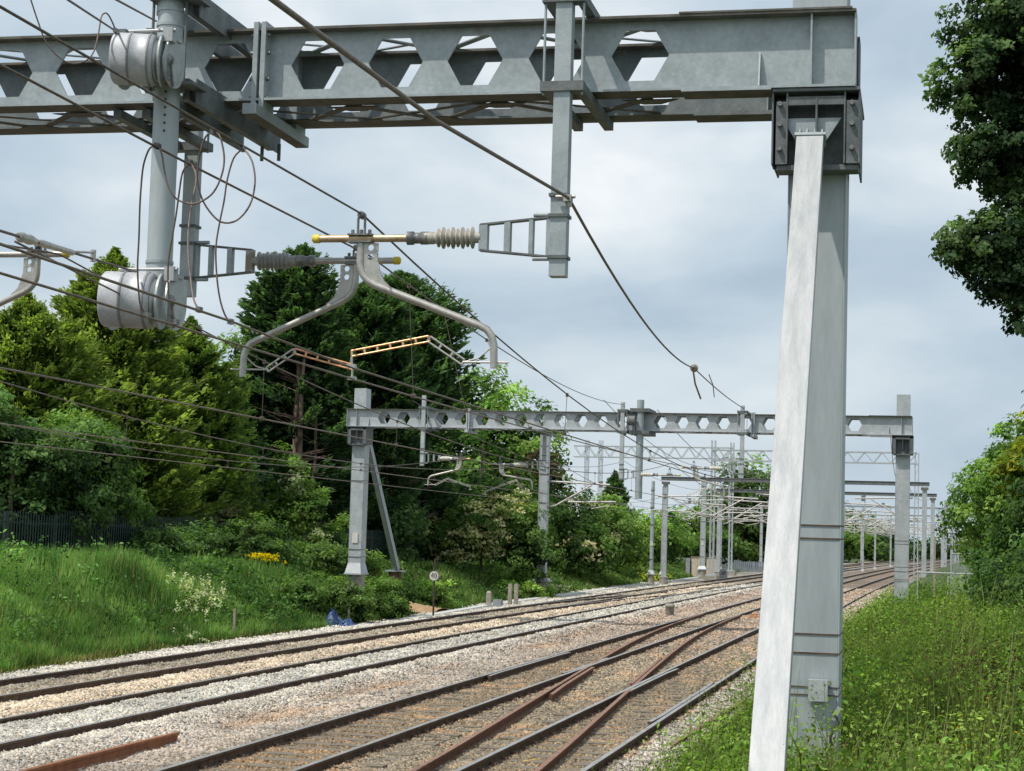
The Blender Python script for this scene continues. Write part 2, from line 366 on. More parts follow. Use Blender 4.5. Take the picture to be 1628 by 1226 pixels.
CEN = [-15.604, -12.466, -8.166, -4.927]
def bcol(a, d, r=None):
    """ballast colour by place"""
    a = np.asarray(a, float); d = np.asarray(d, float)
    P = np.stack([a*.5, d*1.2, 0*a], -1)
    n1 = vnoise(P, .9, 3); n2 = vnoise(P, 3.1, 4); n3 = vnoise(np.stack([a*.16, d*1.5, 0*a], -1), 1.2, 9)
    pal = [(-40, (.50, .49, .46)), (-16.35, (.52, .51, .48)), (-16.2, (.34, .31, .26)), (-15.0, (.36, .32, .26)), (-14.85, (.56, .50, .415)), (-14.0, (.53, .455, .365)), (-13.3, (.57, .51, .42)),
           (-13.15, (.50, .50, .47)), (-11.8, (.52, .52, .49)), (-11.65, (.56, .54, .50)), (-10.9, (.50, .475, .44)), (-10.3, (.42, .385, .35)), (-9.1, (.375, .34, .30)), (-8.9, (.255, .205, .15)), (-7.4, (.255, .205, .145)),
           (-7.2, (.31, .275, .22)), (-6.0, (.30, .26, .20)), (-5.6, (.26, .215, .155)), (-4.2, (.29, .25, .19)), (-4.0, (.42, .40, .37)), (-3, (.44, .42, .38)), (40, (.44, .42, .38))]
    xs = [p[0] for p in pal]; c = np.stack([np.interp(d, xs, [p[1][k] for p in pal]) for k in range(3)], -1)
    # pinkish stone on the near tracks further off
    pk = sstep((a-38)/25)*((d > -11) & (d < -2.5)); c = c*(1-pk[:, None]*.75)+np.array([.43, .36, .31])*pk[:, None]*.75
    inner = sstep((a-58)/10)*((np.abs(d+8.17) < .7))*.8; c = c*(1-inner[:, None])+np.array([.36, .33, .27])*inner[:, None]
    # rusty streak between second and third track
    st = np.clip((n1-.52)*5, 0, 1)*np.exp(-((d+10.35)/.42)**2); c = c*(1-st[:, None]*.7)+np.array([.42, .30, .21])*st[:, None]*.7
    st = np.clip((n2-.6)*4, 0, 1)*((d > -9) & (d < -4)); c = c*(1-st[:, None]*.5)+np.array([.36, .22, .12])*st[:, None]*.5
    c = c*np.array([1.03, .97, .90])*(1-.10*((d > -13.2) & (d < -8.9)))[:, None]
    return c*(.85+.4*n2)[:, None]*(.9+.24*n3)[:, None]
def zb(a, d):
    a = np.asarray(a, float); d = np.asarray(d, float)
    z = np.full(np.broadcast(a, d).shape, -.138)
    z = z-.02*((np.abs(d+8.166) < .68) | (np.abs(d+4.927) < .68))-.12*sstep((-16.9-d)/1.4)-.12*sstep((d+4.0)/1.2)
    z = z+.05*np.exp(-((d+14.03)/.35)**2)-.05*np.exp(-((d+10.3)/.8)**2)-.04*np.exp(-((d+6.55)/.6)**2)
    z = z+.035*((d > -13.1) & (d < -11.85))+.06*np.exp(-((d+11.2)/.35)**2)
    z = z+.018*np.sin(a*3.1+d*5)*np.sin(d*4.1-a*1.7)
    # sink below the earth at the outer edges
    return z
ba = np.concatenate([np.arange(-10, 15, 2.), np.arange(15, 110, .4), np.arange(110, 260, 2.), np.array([280, 320, 380, 450, 520])])
bd = np.concatenate([np.array([-20.8, -20.2, -19.6]), np.arange(-19.2, -2.4, .15)])
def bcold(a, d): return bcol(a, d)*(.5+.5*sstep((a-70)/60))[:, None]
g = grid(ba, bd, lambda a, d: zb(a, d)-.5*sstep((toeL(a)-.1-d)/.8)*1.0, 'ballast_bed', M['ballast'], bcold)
meta(g, 'ballast bed under the four running tracks', 'ballast', kind='structure')

# loose stones
def inview(P, m=1.2):
    P = np.asarray(P)-np.array([0, 0, CH])
    c, s = math.cos(PIT), math.sin(PIT)
    zc = P[:, 1]*c+P[:, 2]*s; yc = P[:, 2]*c-P[:, 1]*s; xc = P[:, 0]
    f = 2900.
    return (zc > .5) & (np.abs(f*xc/np.maximum(zc, .1)) < 814*m+40) & (f*yc/np.maximum(zc, .1) > -613*m-60) & (f*yc/np.maximum(zc, .1) < 613*m+60)
def stones(n, a0, a1, d0, d1, s0, s1, seed):
    r = np.random.default_rng(seed)
    u = r.random(n); a = 1/((1-u)/a0+u/a1); a = a0+(a-a0)   # denser near the camera
    d = r.uniform(d0, d1, n)
    P = Wn(a, d, zb(a, d)); k = inview(P); a, d, P = a[k], d[k], P[k]
    edge = np.where(d < -16.9, toeL(a)+.15 < d+r.normal(0, .25, len(d)), True) & np.where(d > -3.6, d < -2.95+r.normal(0, .2, len(d)), True)
    for c in CEN: edge &= (np.abs(np.abs(d-c)-.7175) > .055)
    for c, a0_s in ((CEN[2], 19), (CEN[3], 19)):
        on_ = (np.abs(d-c) < 1.25) & (np.abs((a-a0_s+.325) % .65-.325) < .125) & (a < 77); edge &= ~(on_ & (r.random(len(a)) < .86))
    a, d, P = a[edge], d[edge], P[edge]; n = len(a)
    s = r.uniform(s0, s1, n)*(1+np.clip((a-30)/60, 0, 1.3))
    base = np.array([[1, 0, 0], [0, 1, 0], [-1, 0, 0], [0, -1, 0], [0, 0, 1], [0, 0, -1]], float)
    q = r.normal(size=(n, 4)); q /= np.linalg.norm(q, axis=1)[:, None]; w, x, y, z = q.T
    Rm = np.stack([1-2*(y*y+z*z), 2*(x*y-z*w), 2*(x*z+y*w), 2*(x*y+z*w), 1-2*(x*x+z*z), 2*(y*z-x*w), 2*(x*z-y*w), 2*(y*z+x*w), 1-2*(x*x+y*y)], -1).reshape(n, 3, 3)
    vb = base[None]*r.uniform(.55, 1.15, (n, 6, 1))*s[:, None, None]+r.normal(0, .16, (n, 6, 3))*s[:, None, None]
    V = np.einsum('nij,nkj->nki', Rm, vb); V[:, :, 2] *= .8
    V += P[:, None, :]+np.stack([0*s, 0*s, s*.25], -1)[:, None, :]
    f = np.array([[0, 1, 4], [1, 2, 4], [2, 3, 4], [3, 0, 4], [1, 0, 5], [2, 1, 5], [3, 2, 5], [0, 3, 5]])
    F = (np.arange(n)[:, None, None]*6+f[None]).reshape(-1, 3)
    c = bcol(a, d)*r.choice([.46, .76, 1.02, 1.22, 1.46], n, p=[.13, .22, .30, .22, .13])[:, None]
    hue = r.normal(0, .05, n); c = c*np.stack([1+hue, 1+0*hue, 1-hue], -1)
    return V.reshape(-1, 3), F, np.repeat(np.clip(c, .02, .92), 8, 0)
V, F, T = stones(520000, 19, 125, -20.2, -2.6, .023, .046, 5)
me = npmesh('ballast_stones', V, F, T, M['stone'])
o = bpy.data.objects.new('ballast_stones', me); COL.objects.link(o)
meta(o, 'loose grey, cream and pinkish ballast stones around the tracks', 'ballast', kind='stuff')
print('stones', len(F)//8)

# ------------------------------------------------------------------ rails and sleepers
PROF = [(-.036, -.002), (-.033, .0), (.033, .0), (.036, -.002), (.036, -.036), (.010, -.05), (.009, -.125), (.07, -.148), (.07, -.16), (-.07, -.16), (-.07, -.148), (-.009, -.125), (-.010, -.05), (-.036, -.036)]
def rail_mb(fd, a0, a1, step=3., dz=0.):
    mb = MB(); n = max(2, int((a1-a0)/step)+1); aa = np.linspace(a0, a1, n); k = len(PROF); vs = []
    for a in aa:
        c = fd(a)
        for x, z in PROF: vs.append((a, c+x, z+dz))
    for i in range(n-1):
        for j in range(k):
            mb.cur = 0 if j in (0, 1, 2) else 1
            mb.add([], []); jj = (j+1) % k
            mb.f.append([i*k+j, i*k+jj, (i+1)*k+jj, (i+1)*k+j]); mb.mi.append(mb.cur); mb.sm.append(False)
    mb.v = vs
    mb.f.append(list(range(k))); mb.mi.append(1); mb.sm.append(False)
    mb.f.append(list(range((n-1)*k, n*k))); mb.mi.append(1); mb.sm.append(False)
    return mb
names = [('farthest running line beside the left grass bank, in pale new ballast', 'second running line from the left bank, in bright grey ballast'),
         ]
labels = ['farthest railway track, running beside the left grass bank in pale ballast',
          'second railway track from the left bank, in bright grey new ballast',
          'third railway track from the left, on brown ballast, where the rusty crossover joins',
          'nearest railway track on brown ballast beside the right-hand weeds']
def sleeper_mb(a, c, w=1.3, concrete=False):
    mb = MB(); mb.box(c-w, c+w, a-.125, a+.125, -.36, -.128 if abs(c) < 9 else -.2)
    return mb
def chair_mb(a, r):
    mb = MB(); mb.box(r-.13, r+.13, a-.06, a+.06, -.2, -.122)
    mb.hexa([(a-.05, r-.12, -.158), (a-.05, r-.02, -.158), (a+.05, r-.02, -.158), (a+.05, r-.12, -.158), (a-.03, r-.10, -.10), (a-.03, r-.03, -.085), (a+.03, r-.03, -.085), (a+.03, r-.10, -.10)])
    mb.hexa([(a-.05, r+.02, -.158), (a-.05, r+.12, -.158), (a+.05, r+.12, -.158), (a+.05, r+.02, -.158), (a-.03, r+.03, -.085), (a-.03, r+.10, -.10), (a+.03, r+.10, -.10), (a+.03, r+.03, -.085)])
    return mb
for ti, c in enumerate(CEN):
    t = Thing('railway_track', 20, c, 0, labels[ti], 'railway track', 'running tracks of the four-track line')
    mats = [M['railtop'], M['railside']]
    for s in (-1, 1): t.part('rail', rail_mb(lambda a, c=c, s=s: c+s*.7175, -12, 420), mats)
    # sleepers: shared mesh, one object each
    sl = None; ch = None
    a_s = [32, 25, 19, 19][ti]
    for k in range(90):
        a = a_s+.65*k
        if sl is None:
            sl = t.part('sleeper', sleeper_mb(a, c), M['sleeper'] if ti > 1 else M['concrete']); base = frame(a, c, 0)
            chs = [t.part('rail_chair', chair_mb(a, c+s*.7175), M['railside'], parent=sl) for s in (-1, 1)]
        else:
            o = sl.copy(); COL.objects.link(o); o.parent = t.o
            delta = t.Mi @ frame(a, c, 0) @ base.inverted() @ t.M
            o.matrix_local = delta
            for q in (chs if k < 55 else []): o2 = q.copy(); COL.objects.link(o2); o2.parent = o

# crossover from the third to the nearest line
def xc(a): return float(np.mean([xc_(a+q) for q in np.linspace(-5, 5, 11)]))
def xc_(a):
    return float(np.interp(a, [2, 10, 14, 21.5, 34.5, 45, 55, 65, 72, 78, 80], [-4.93, -4.95, -5.03, -5.38, -6.29, -7.05, -7.68, -7.99, -8.10, -8.145, -8.166]))
t = Thing('crossover_track', 30, -6, 0, 'rusty crossover rails cutting diagonally between the two nearest tracks', 'railway track')
mr = [M['rusttop'], M['rustside']]
t.part('rail', rail_mb(lambda a: xc(a)-.7175, 13.5, 72, 1., -.002), mr)
t.part('rail', rail_mb(lambda a: xc(a)+.7175, 13.5, 72, 1., -.002), mr)
mg = [M['railtop'], M['railside']]
# check rails and wing rails round the two crossings
t.part('wing_rail', rail_mb(lambda a: xc(a)-.7175+.125+.02*max(0, (35-a)), 33, 40.3, .7, -.003), mr)
t.part('wing_rail', rail_mb(lambda a: -8.166+.7175-.09-.03*max(0, 39.2-a), 38.2, 43.5, .7, -.003), mg)
t.part('wing_rail', rail_mb(lambda a: xc(a)+.7175-.095-.02*max(0, a-43.5), 36.3, 44.5, .7, -.003), mr)
t.part('wing_rail', rail_mb(lambda a: -4.927-.7175+.09+.03*max(0, a-39.5), 34.5, 41, .7, -.003), mg)
t.part('check_rail', rail_mb(lambda a: -4.927+.7175-.095-.03*max(0, 30-a)-.03*max(0, a-36.6), 29, 37.6, .7, -.003), mg, label='dark check rail lying inside the nearest rail')
t.part('check_rail', rail_mb(lambda a: -8.166-.7175+.095+.03*max(0, 37.5-a)+.03*max(0, a-44), 36.5, 45, .7, -.003), mg)

# turnout between the two far lines (dense rails on the left in the distance)
def xc2(a): return float(np.interp(a, [70, 76, 86, 100, 112, 120], [-15.604, -15.5, -14.9, -13.6, -12.75, -12.466]))
t = Thing('crossover_track', 95, -14, 0, 'distant crossover rails between the two farthest tracks near the left masts', 'railway track')
t.part('rail', rail_mb(lambda a: xc2(a)-.7175, 72, 118, 1.5, -.002), mg); t.part('rail', rail_mb(lambda a: xc2(a)+.7175, 72, 118, 1.5, -.002), mg)

# spare rails left in the ballast
mrb = [M['rustbright'], M['rustbright']]
solo('loose_rail', rail_mb(lambda a: -10.33, 14, 24.3, 1.5, -.02), mrb, 20, -11.1, 0, 'bright orange rusty spare rail lying in the ballast at lower left', 'rail')
solo('loose_rail', rail_mb(lambda a: -3.62+.03*(a-29), 26.8, 35, 1., -.1), mr, 30, -3.6, 0, 'rusty spare rail end beside the nearest track, left of the leaning prop', 'rail', )
solo('loose_rail', rail_mb(lambda a: -3.34+.03*(a-29), 27.9, 35, 1., -.1), mr, 30, -3.3, 0, 'second rusty spare rail, on the weed side of its twin by the leaning prop', 'rail')

# ------------------------------------------------------------------ gantries
HW = .231
def web(mb, a0, a1, dL, dR, hexl, zt=6.985, zbm=6.415, zm=None, hh=.205):
    zm = (zt+zbm)/2+.01
    hexl = sorted(hexl); bounds = [dL]
    for i in range(len(hexl)-1): bounds.append((hexl[i]+2*HW+hexl[i+1])/2)
    bounds.append(dR)
    bounds[-1] = min(dR, hexl[-1]+2*HW+.15); bounds[0] = max(dL, hexl[0]-.15)
    if bounds[0] > dL: mb.box(dL, bounds[0], a0, a1, zbm, zt)
    if bounds[-1] < dR: mb.box(bounds[-1], dR, a0, a1, zbm, zt)
    for i, h in enumerate(hexl):
        x0, x1 = bounds[i], bounds[i+1]; hl, hr = h, h+2*HW; tl, trr = h+HW*.5, h+HW*1.5; zt2, zb2 = zm+hh, zm-hh
        P = lambda d, z: (d, z)
        for a, rev in ((a0, 0), (a1, 1)):
            polys = [[(x0, zt), (x1, zt), (trr, zt2), (tl, zt2)], [(x0, zbm), (tl, zb2), (trr, zb2), (x1, zbm)],
                     [(x1, zt), (x1, zm), (hr, zm), (trr, zt2)], [(x1, zm), (x1, zbm), (trr, zb2), (hr, zm)],
                     [(x0, zt), (tl, zt2), (hl, zm), (x0, zm)], [(x0, zm), (hl, zm), (tl, zb2), (x0, zbm)]]
            for p in polys: mb.add([(a, d, z) for d, z in p], [(0, 1, 2, 3)])
        ring = [(hl, zm), (tl, zt2), (trr, zt2), (hr, zm), (trr, zb2), (tl, zb2)]
        for k in range(6):
            p, q = ring[k], ring[(k+1) % 6]
            mb.add([(a0, *p), (a0, *q), (a1, *q), (a1, *p)], [(0, 1, 2, 3)])
HEXN = [-2.60, -3.275, -3.95, -4.62, -5.29, -6.056, -6.73, -7.41, -8.09, -8.77, -10.15, -10.83, -11.5, -12.18, -12.86, -13.65, -14.33, -15.0, -15.8, -16.48, -17.16, -17.84, -18.52]
HEXF = [-18.55, -17.86, -17.17, -16.5, -15.83, -15.1, -14.45, -13.77, -13.09, -12.40, -11.71, -11.03, -10.33, -9.02, -8.33, -7.65, -6.97, -6.27, -5.47, -4.79, -4.1, -3.42, -2.73]
def bolts(mb, pts, r=.016, L_=.03):
    for a, d, z in pts: mb.lathe((a, d, z), (a-L_, d, z), [(0, r), (1, r)], 6)
def gantry(a0, hexl, splices, label, near=True, zprop=None):
    """a0 = centre line of the masts"""
    t = Thing('portal_gantry', a0, -10, 0, label, 'railway gantry', 'portal gantries with hexagon-holed beams')
    dL, dR = -19.63, -.68
    af, ar = a0-.41, a0+.41       # web planes
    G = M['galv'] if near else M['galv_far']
    for aw, nm in ((af, 'front_girder'), (ar, 'rear_girder')):
        mb = MB(); web(mb, aw-.008, aw+.008, dL, dR, hexl)
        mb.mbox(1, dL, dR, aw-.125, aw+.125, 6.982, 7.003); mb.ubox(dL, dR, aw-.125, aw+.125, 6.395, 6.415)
        # stiffeners
        for dd in (-1.02, -19.29):
            mb.box(dd-.007, dd+.007, aw-.1, aw+.1, 6.416, 6.984)
        for dd in (-1.42, -18.86):
            mb.extd([(aw-.1, 6.416), (aw-.009, 6.416), (aw-.009, 6.70), (aw-.03, 6.70)], dd-.006, dd+.006)
        mb.box(dR-.012, dR+.002, aw-.10, aw+.10, 6.42, 6.98); mb.box(dL-.002, dL+.012, aw-.10, aw+.10, 6.42, 6.98)
        # splice cover on the flanges by the right end
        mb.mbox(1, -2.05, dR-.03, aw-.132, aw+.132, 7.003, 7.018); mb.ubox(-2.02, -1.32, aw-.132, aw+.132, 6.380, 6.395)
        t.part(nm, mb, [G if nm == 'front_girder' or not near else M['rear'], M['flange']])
    # lacing between girders, top and bottom
    for z in (6.393, 6.99):
        mb = MB(); x = -2.3; k = 0
        a1_, a2_ = af+.12, ar-.12
        while x > -18.3:
            x2 = x-.62
            if k % 2 == 0: mb.beam((a1_, x, z), (a2_, x2, z), .07, .01)
            else: mb.beam((a2_, x, z), (a1_, x2, z), .07, .01)
            q_ = a2_ if k % 2 else a1_; q2_ = q_-.16 if k % 2 else q_+.16
            mb.add([(q_, x-.24, z-.006), (q_, x+.24, z-.006), (q2_, x+.07, z-.006), (q2_, x-.07, z-.006)], [(0, 1, 2, 3)])
            mb.add([(q_, x-.24, z-.012), (q_, x+.24, z-.012), (q2_, x+.07, z-.012), (q2_, x-.07, z-.012)], [(0, 1, 2, 3)])
            x = x2; k += 1
        # diagonal flat braces crossing
        x = -2.3; k = 0
        while x > -18.3:
            mb.beam((a1_ if k % 2 else a2_, x, z+.02), (a2_ if k % 2 else a1_, x-1.24, z+.02), .045, .008); x -= 1.24; k += 1
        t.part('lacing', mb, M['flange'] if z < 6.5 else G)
    # internal diaphragms seen through the holes
    for s_ in splices:
        mb = MB()
        mb.box(s_-.055, s_-.012, af-.13, af+.12, 6.33, 7.06); mb.box(s_+.012, s_+.055, af-.13, af+.12, 6.33, 7.06)
        mb.box(s_-.05, s_+.05, ar-.12, ar+.13, 6.33, 7.06)
        bp = [(af-.05, s_+sx_, z) for sx_ in (-.07, .07) for z in (6.46, 6.6, 6.78, 6.93)]
        mb.ubox(s_-.06, s_+.06, af-.30, ar+.2, 6.24, 6.33)
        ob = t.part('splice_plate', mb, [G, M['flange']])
        if not near: continue
        for zz in (6.42, 6.58, 6.80, 6.95):
            for q in (-1, 1): t.part('bolt', MB().lathe((af-.09, s_+q*.055, zz), (af-.09, s_+q*.085, zz), [(0, .017), (1, .017)], 6), M['bolt'], parent=ob)
    # masts with seats
    for md, sgn in ((-.972, 1), (-19.25, -1)):
        mm = M['galv_mast'] if near else M['galv_far']
        m = MB(); hw = .213; ad = .27
        zb_ = 1.0 if sgn > 0 else 1.39
        # box column with proud edges
        m.box(md-hw, md+hw, a0-ad, a0+ad, zb_, 7.72)
        m.box(md-hw-.012, md-hw, a0-ad-.005, a0+ad, zb_, 6.3); m.box(md+hw, md+hw+.012, a0-ad-.005, a0+ad, zb_, 6.3)
        mo = t.part('mast', m, mm)
        # seat bracket below the beam
        b = MB(); zb2, zt2 = 5.80, 6.395
        b.box(md-.34, md+.33, a0-.52, a0+.52, zt2-.03, zt2-.002)
        for x in (-.335, -.225, .215, .325):
            b.box(md+x-.007, md+x+.007, a0-.50, a0-ad-.02, zb2, zt2-.03)
        b.box(md-.335, md+.325, a0-ad-.045, a0-ad-.022, zb2+.0, zt2-.03)
        b.box(md-.31, md-.225, a0-.49, a0-.475, zb2, zt2-.1); b.box(md+.225, md+.32, a0-.49, a0-.475, zb2, zt2-.1)
        b.box(md-.30, md+.32, a0-.47, a0-ad-.01, zb2-.045, zb2-.003)
        b.box(md-.22, md+.21, a0-.495, a0-.48, 6.26, 6.33)
        b.box(md-.008, md+.008, a0-.5, a0-ad-.05, 5.95, 6.33)
        b.box(md-.335, md-.32, a0-.3, a0+.05, zb2, zt2-.03); b.box(md+.31, md+.325, a0-.3, a0+.3, zb2, zt2-.03)
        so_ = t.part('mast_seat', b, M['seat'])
        for zz in (6.27, 6.11, 5.92) if near and sgn > 0 else ():
            for xx in (-.28, .27): t.part('bolt', MB().lathe((a0-.47, md+xx, zz), (a0-.53, md+xx, zz), [(0, .02), (1, .02)], 6), M['bolt'], parent=so_)
        # base
        if sgn < 0:
            b = MB(); zb3 = 1.39
            b.hexa([(a0-.40, md-.29, zb3), (a0-.40, md+.29, zb3), (a0+.40, md+.29, zb3), (a0+.40, md-.29, zb3),
                    (a0-ad-.02, md-hw-.01, zb3+.34), (a0-ad-.02, md+hw+.01, zb3+.34), (a0+ad+.02, md+hw+.01, zb3+.34), (a0+ad+.02, md-hw-.01, zb3+.34)])
            b.box(md-.31, md+.31, a0-.43, a0+.43, zb3-.05, zb3); t.part('base_plate', b, mm)
            b = MB(); b.lathe((a0, md, -.4), (a0, md, zb3-.05), [(0, .3), (1, .3)], 20); t.part('plinth', b, M['dirtconc'])
            b = MB(); b.box(md-.10, md+.10, a0-ad-.03, a0-ad-.018, 2.42, 2.76); t.part('number_plate', b, M['signwhite'])
            for zz in (1.95, 2.2, 4.55): t.part('band', MB().box(md-hw-.018, md+hw+.018, a0-ad-.022, a0+ad+.02, zz-.008, zz+.008), M['seat'])
        else:
            b = MB(); z1 = .78 if near else .6
            b.box(md-.38, md+.38, a0-.45, a0+.45, z1, z1+.05); t.part('base_plate', b, mm)
            b = MB(); b.lathe((a0, md, -.4), (a0, md, z1), [(0, .33), (1, .33)], 20); t.part('plinth', b, M['dirtconc'])
            for k_, zz in enumerate((3.03, 2.93, 2.20, 2.055, 1.80, 1.74)):
                th = [.005, .005, .005, .006, .0035, .0035][k_]
                t.part('band', MB().box(md-hw-.014, md+hw+.014, a0-ad-.008, a0+ad+.002, zz-th, zz+th), M['railside'])
            if near:
                # earthing box near the foot
                b = MB(); b.box(md+.0, md+.145, a0-ad-.10, a0-ad-.017, 1.70, 1.86)
                e = t.part('terminal_box', b, M['drumside'])
                for xx, zz in ((.03, 1.82), (.06, 1.77), (.12, 1.83)): t.part('bolt', MB().lathe((a0-ad-.10, md+xx, zz), (a0-ad-.106, md+xx, zz), [(0, .006), (1, .006)], 8), M['bolt'], parent=e)
                b = MB(); b.tube([(a0-ad-.03, md+.19, 1.62), (a0-ad-.06, md+.23, 1.55), (a0-ad-.05, md+.17, 1.44), (a0-ad-.04, md+.18, 1.2)], .011, 8)
                t.part('earth_cable', b, M['black'])
                b = MB(); b.beam((a0-ad-.04, md+.185, 1.56), (a0-ad-.04, md+.235, 1.66), .035, .012, (1, 0, 0)); t.part('clamp', b, M['zinc'])
    # raking prop
    if near:
        p = MB(); top = (a0-.532, -1.014, 5.97); bot = (a0-3.838, -.997, 1.55)
        p.beam(top, bot, .205, .11, (1, 0, .3))
        pr = t.part('prop', p, M['zinc'], label='bright silver raking prop leaning from the beam seat')
        p = MB(); p.beam((a0-.532, -1.014, 5.97), (a0-.514, -1.014, 5.993), .235, .13, (1, 0, .3))
        for x in (-.085, -.03, .03, .085): p.extd([(a0-.55, 5.985), (a0-.42, 5.985), (a0-.36, 6.12), (a0-.47, 6.075)], -1.014+x-.007, -1.014+x+.007)
        p.tube([(a0-.50, -1.13, 6.03), (a0-.50, -.90, 6.03)], .016, 8)
        p.extr([(-1.235, 6.17), (-.785, 6.17), (-.90, 5.99), (-1.13, 5.99)], a0-.44, a0-.425)
        t.part('prop_head', p, M['galv'], parent=pr)
        p = MB(); p.beam((a0-3.80, -1.0, 1.60), (a0-4.7, -.995, .4), .185, .095, (1, 0, .3)); t.part('prop_foot', p, M['zinc'], parent=pr)
        p = MB(); p.box(-1.4, -.64, a0-5.4, a0-4.2, -.2, .75); t.part('plinth', p, M['dirtconc'])
    else:
        p = MB(); p.beam((a0+.3, -19.22, 6.2), (a0+4.3, -19.15, 1.45), .13, .2, (1, 0, .3)); p.beam((a0+.38, -19.13, 6.2), (a0+4.38, -19.06, 1.45), .03, .26, (1, 0, .3))
        pr = t.part('prop', p, M['galv'])
        p = MB(); p.box(-19.5, -18.9, a0+4.1, a0+4.7, 1.38, 1.43); t.part('base_plate', p, M['galv'], parent=pr)
        p = MB(); p.lathe((a0+4.4, -19.2, -.3), (a0+4.4, -19.2, 1.38), [(0, .24), (1, .24)], 16); t.part('plinth', p, M['rustpost'])
    return t
A1, A2 = 14.5, 60.0
gantry(A1, HEXN, [-5.53, -9.6, -13.2, -15.35], 'nearest steel portal gantry crossing the top of the view, with the bright leaning prop', True)
gantry(A2, HEXF, [-15.34, -9.6, -5.75], 'complete steel portal gantry standing further down the line across all four tracks', False)

# ------------------------------------------------------------------ drop posts with registration arms (local frame: post at origin, arm to -x)
def drop_post(name, a, d, z0, z1, side, label, mat_arm, mat_ins, bdir=1, reach=1.66, zarm=5.17, drop=True, brk=True, square=.13, steady=None, tip=None, arm_t='gold', dropd=None, clampz=5.36, s=1.0, zlow=4.16, group=None):
    """side=-1: arm leads to the left of the post (smaller d)"""
    t = Thing(name, a, d, 0, label, 'overhead line support', group)
    hq = square/2; D = lambda x: d+side*x
    m = MB(); m.box(d-hq, d+hq, a-hq*.9, a+hq*.9, z0, z1)
    m.cur = 0; po = t.part('post', m, M['drop'] if s == 1 else M['galv_far'])
    if brk:
        m = MB()   # brackets back to the girders
        for z in (6.34, 7.04):
            m = MB(); m.beam((a, d-.13, z), (a+1.35*bdir, d-.13, z), .075, .07); m.beam((a, d+.13, z), (a+1.35*bdir, d+.13, z), .075, .07)
            m.box(d-.17, d+.17, a-.08, a+.05, z-.038, z+.038)
            t.part('clamp_bracket', m, M['seat'])
        for q in (-.15, .15): t.part('tie_rod', MB().tube([(a-.03, d+q, 6.28), (a-.03, d+q, 7.1)], .011, 6), M['galv'])
    z = zarm
    for zz in (z+.16, z-.16, z+.32): t.part('band', MB().box(d-hq-.012, d+hq+.012, a-hq-.012, a+hq+.012, zz-.012, zz+.012), M['seat'])
    # tapered ladder bracket
    x0, x1 = .10, .62
    m = MB()
    m.beam((a, D(x0-.05), z+.155), (a, D(x1), z+.10), .07, .014); m.beam((a, D(x0-.05), z-.155), (a, D(x1), z-.10), .07, .014)
    t.part('bracket_bar', m, M['seat']); m = MB()
    m.box(min(D(x0-.04), D(x0)), max(D(x0-.04), D(x0)), a-.03, a+.03, z-.15, z+.15)
    for xx, w_ in ((x0+.10, .035), (x0+.28, .05), (x1-.06, .07)):
        h_ = .15-.05*(xx-x0)/(x1-x0)
        m.box(min(D(xx), D(xx+w_)), max(D(xx), D(xx+w_)), a-.035, a+.035, z-h_, z+h_)
    for zz in (z+.17, z-.17): m.tube([(a-.02, D(.06), zz), (a-.02, D(.2), zz)], .018, 6)
    t.part('bracket_frame', m, M['galv'])
    # insulator
    prof = [(0, .042), (.10, .042)]; k = 8
    for i in range(k):
        u = .12+.74*i/k; rr = .086 if i % 2 == 0 else .074; prof += [(u, .046), (u+.03, rr), (u+.042, rr), (u+.07, .046)]
    prof += [(.88, .046), (.9, .05), (1, .05)]
    xi0, xi1 = x1, x1+.42
    m = MB(); m.lathe((a, D(xi0), z), (a, D(xi1), z), prof, 20); t.part('insulator', m, mat_ins)
    m = MB(); m.lathe((a, D(xi1), z), (a, D(xi1+.17), z), [(0, .052), (.35, .052), (.36, .044), (.7, .044), (.71, .054), (1, .054)], 14); t.part('clamp_sleeve', m, M['bolt'] if s == 1 else M['greybox'])
    xt0, xt1 = xi1+.16, reach+.40 if tip is None else tip
    m = MB(); m.tube([(a, D(xt0), z), (a, D(xt1-.04), z)], .030, 12); tb = t.part('arm_tube', m, M[arm_t])
    m = MB(); m.lathe((a, D(xt1-.05), z), (a, D(xt1+.01), z), [(0, .036), (.8, .036), (1, .024)], 12); t.part('end_cap', m, M['yellow'], parent=tb)
    # catenary clamp
    xc_ = reach
    m = MB()
    for q in (-.028, .028): m.beam((a, D(xc_)+q, z+.03), (a, D(xc_)+q, clampz-.02), .012, .03, (1, 0, 0))
    m.box(min(D(xc_-.1), D(xc_+.1)), max(D(xc_-.1), D(xc_+.1)), a-.045, a+.045, z-.035, z-.022)
    m.box(min(D(xc_-.1), D(xc_+.1)), max(D(xc_-.1), D(xc_+.1)), a-.045, a+.045, z+.022, z+.035)
    m.lathe((a-.05, D(xc_), clampz), (a+.05, D(xc_), clampz), [(0, .02), (.2, .03), (.8, .03), (1, .02)], 10)
    for q in (-.07, .0, .07): m.lathe((a, D(xc_)+q, z+.02), (a, D(xc_)+q, z+.07), [(0, .014), (1, .014)], 6)
    t.part('catenary_clamp', m, M['bolt'])
    if not drop: return t
    # gusset with two holes and curved drop arm
    dr = dropd if dropd is not None else 1.03     # horizontal run of the arm, positive = back towards the post
    sg = 1 if dr > 0 else -1
    X = lambda x: D(xc_-sg*x)    # positive x = direction in which the arm runs
    gx = X(-.05)
    m = MB(); zz0 = z-.035
    pts = [(X(-.06), zz0), (X(.0), zz0)]
    # plate as strips around holes
    yl = [zz0, zz0-.075, zz0-.15, zz0-.22, zz0-.30, zz0-.36]
    inner = [.0, .0, .0, .012, .05, .11]
    outer = [.145, .145, .15, .165, .2, .27]
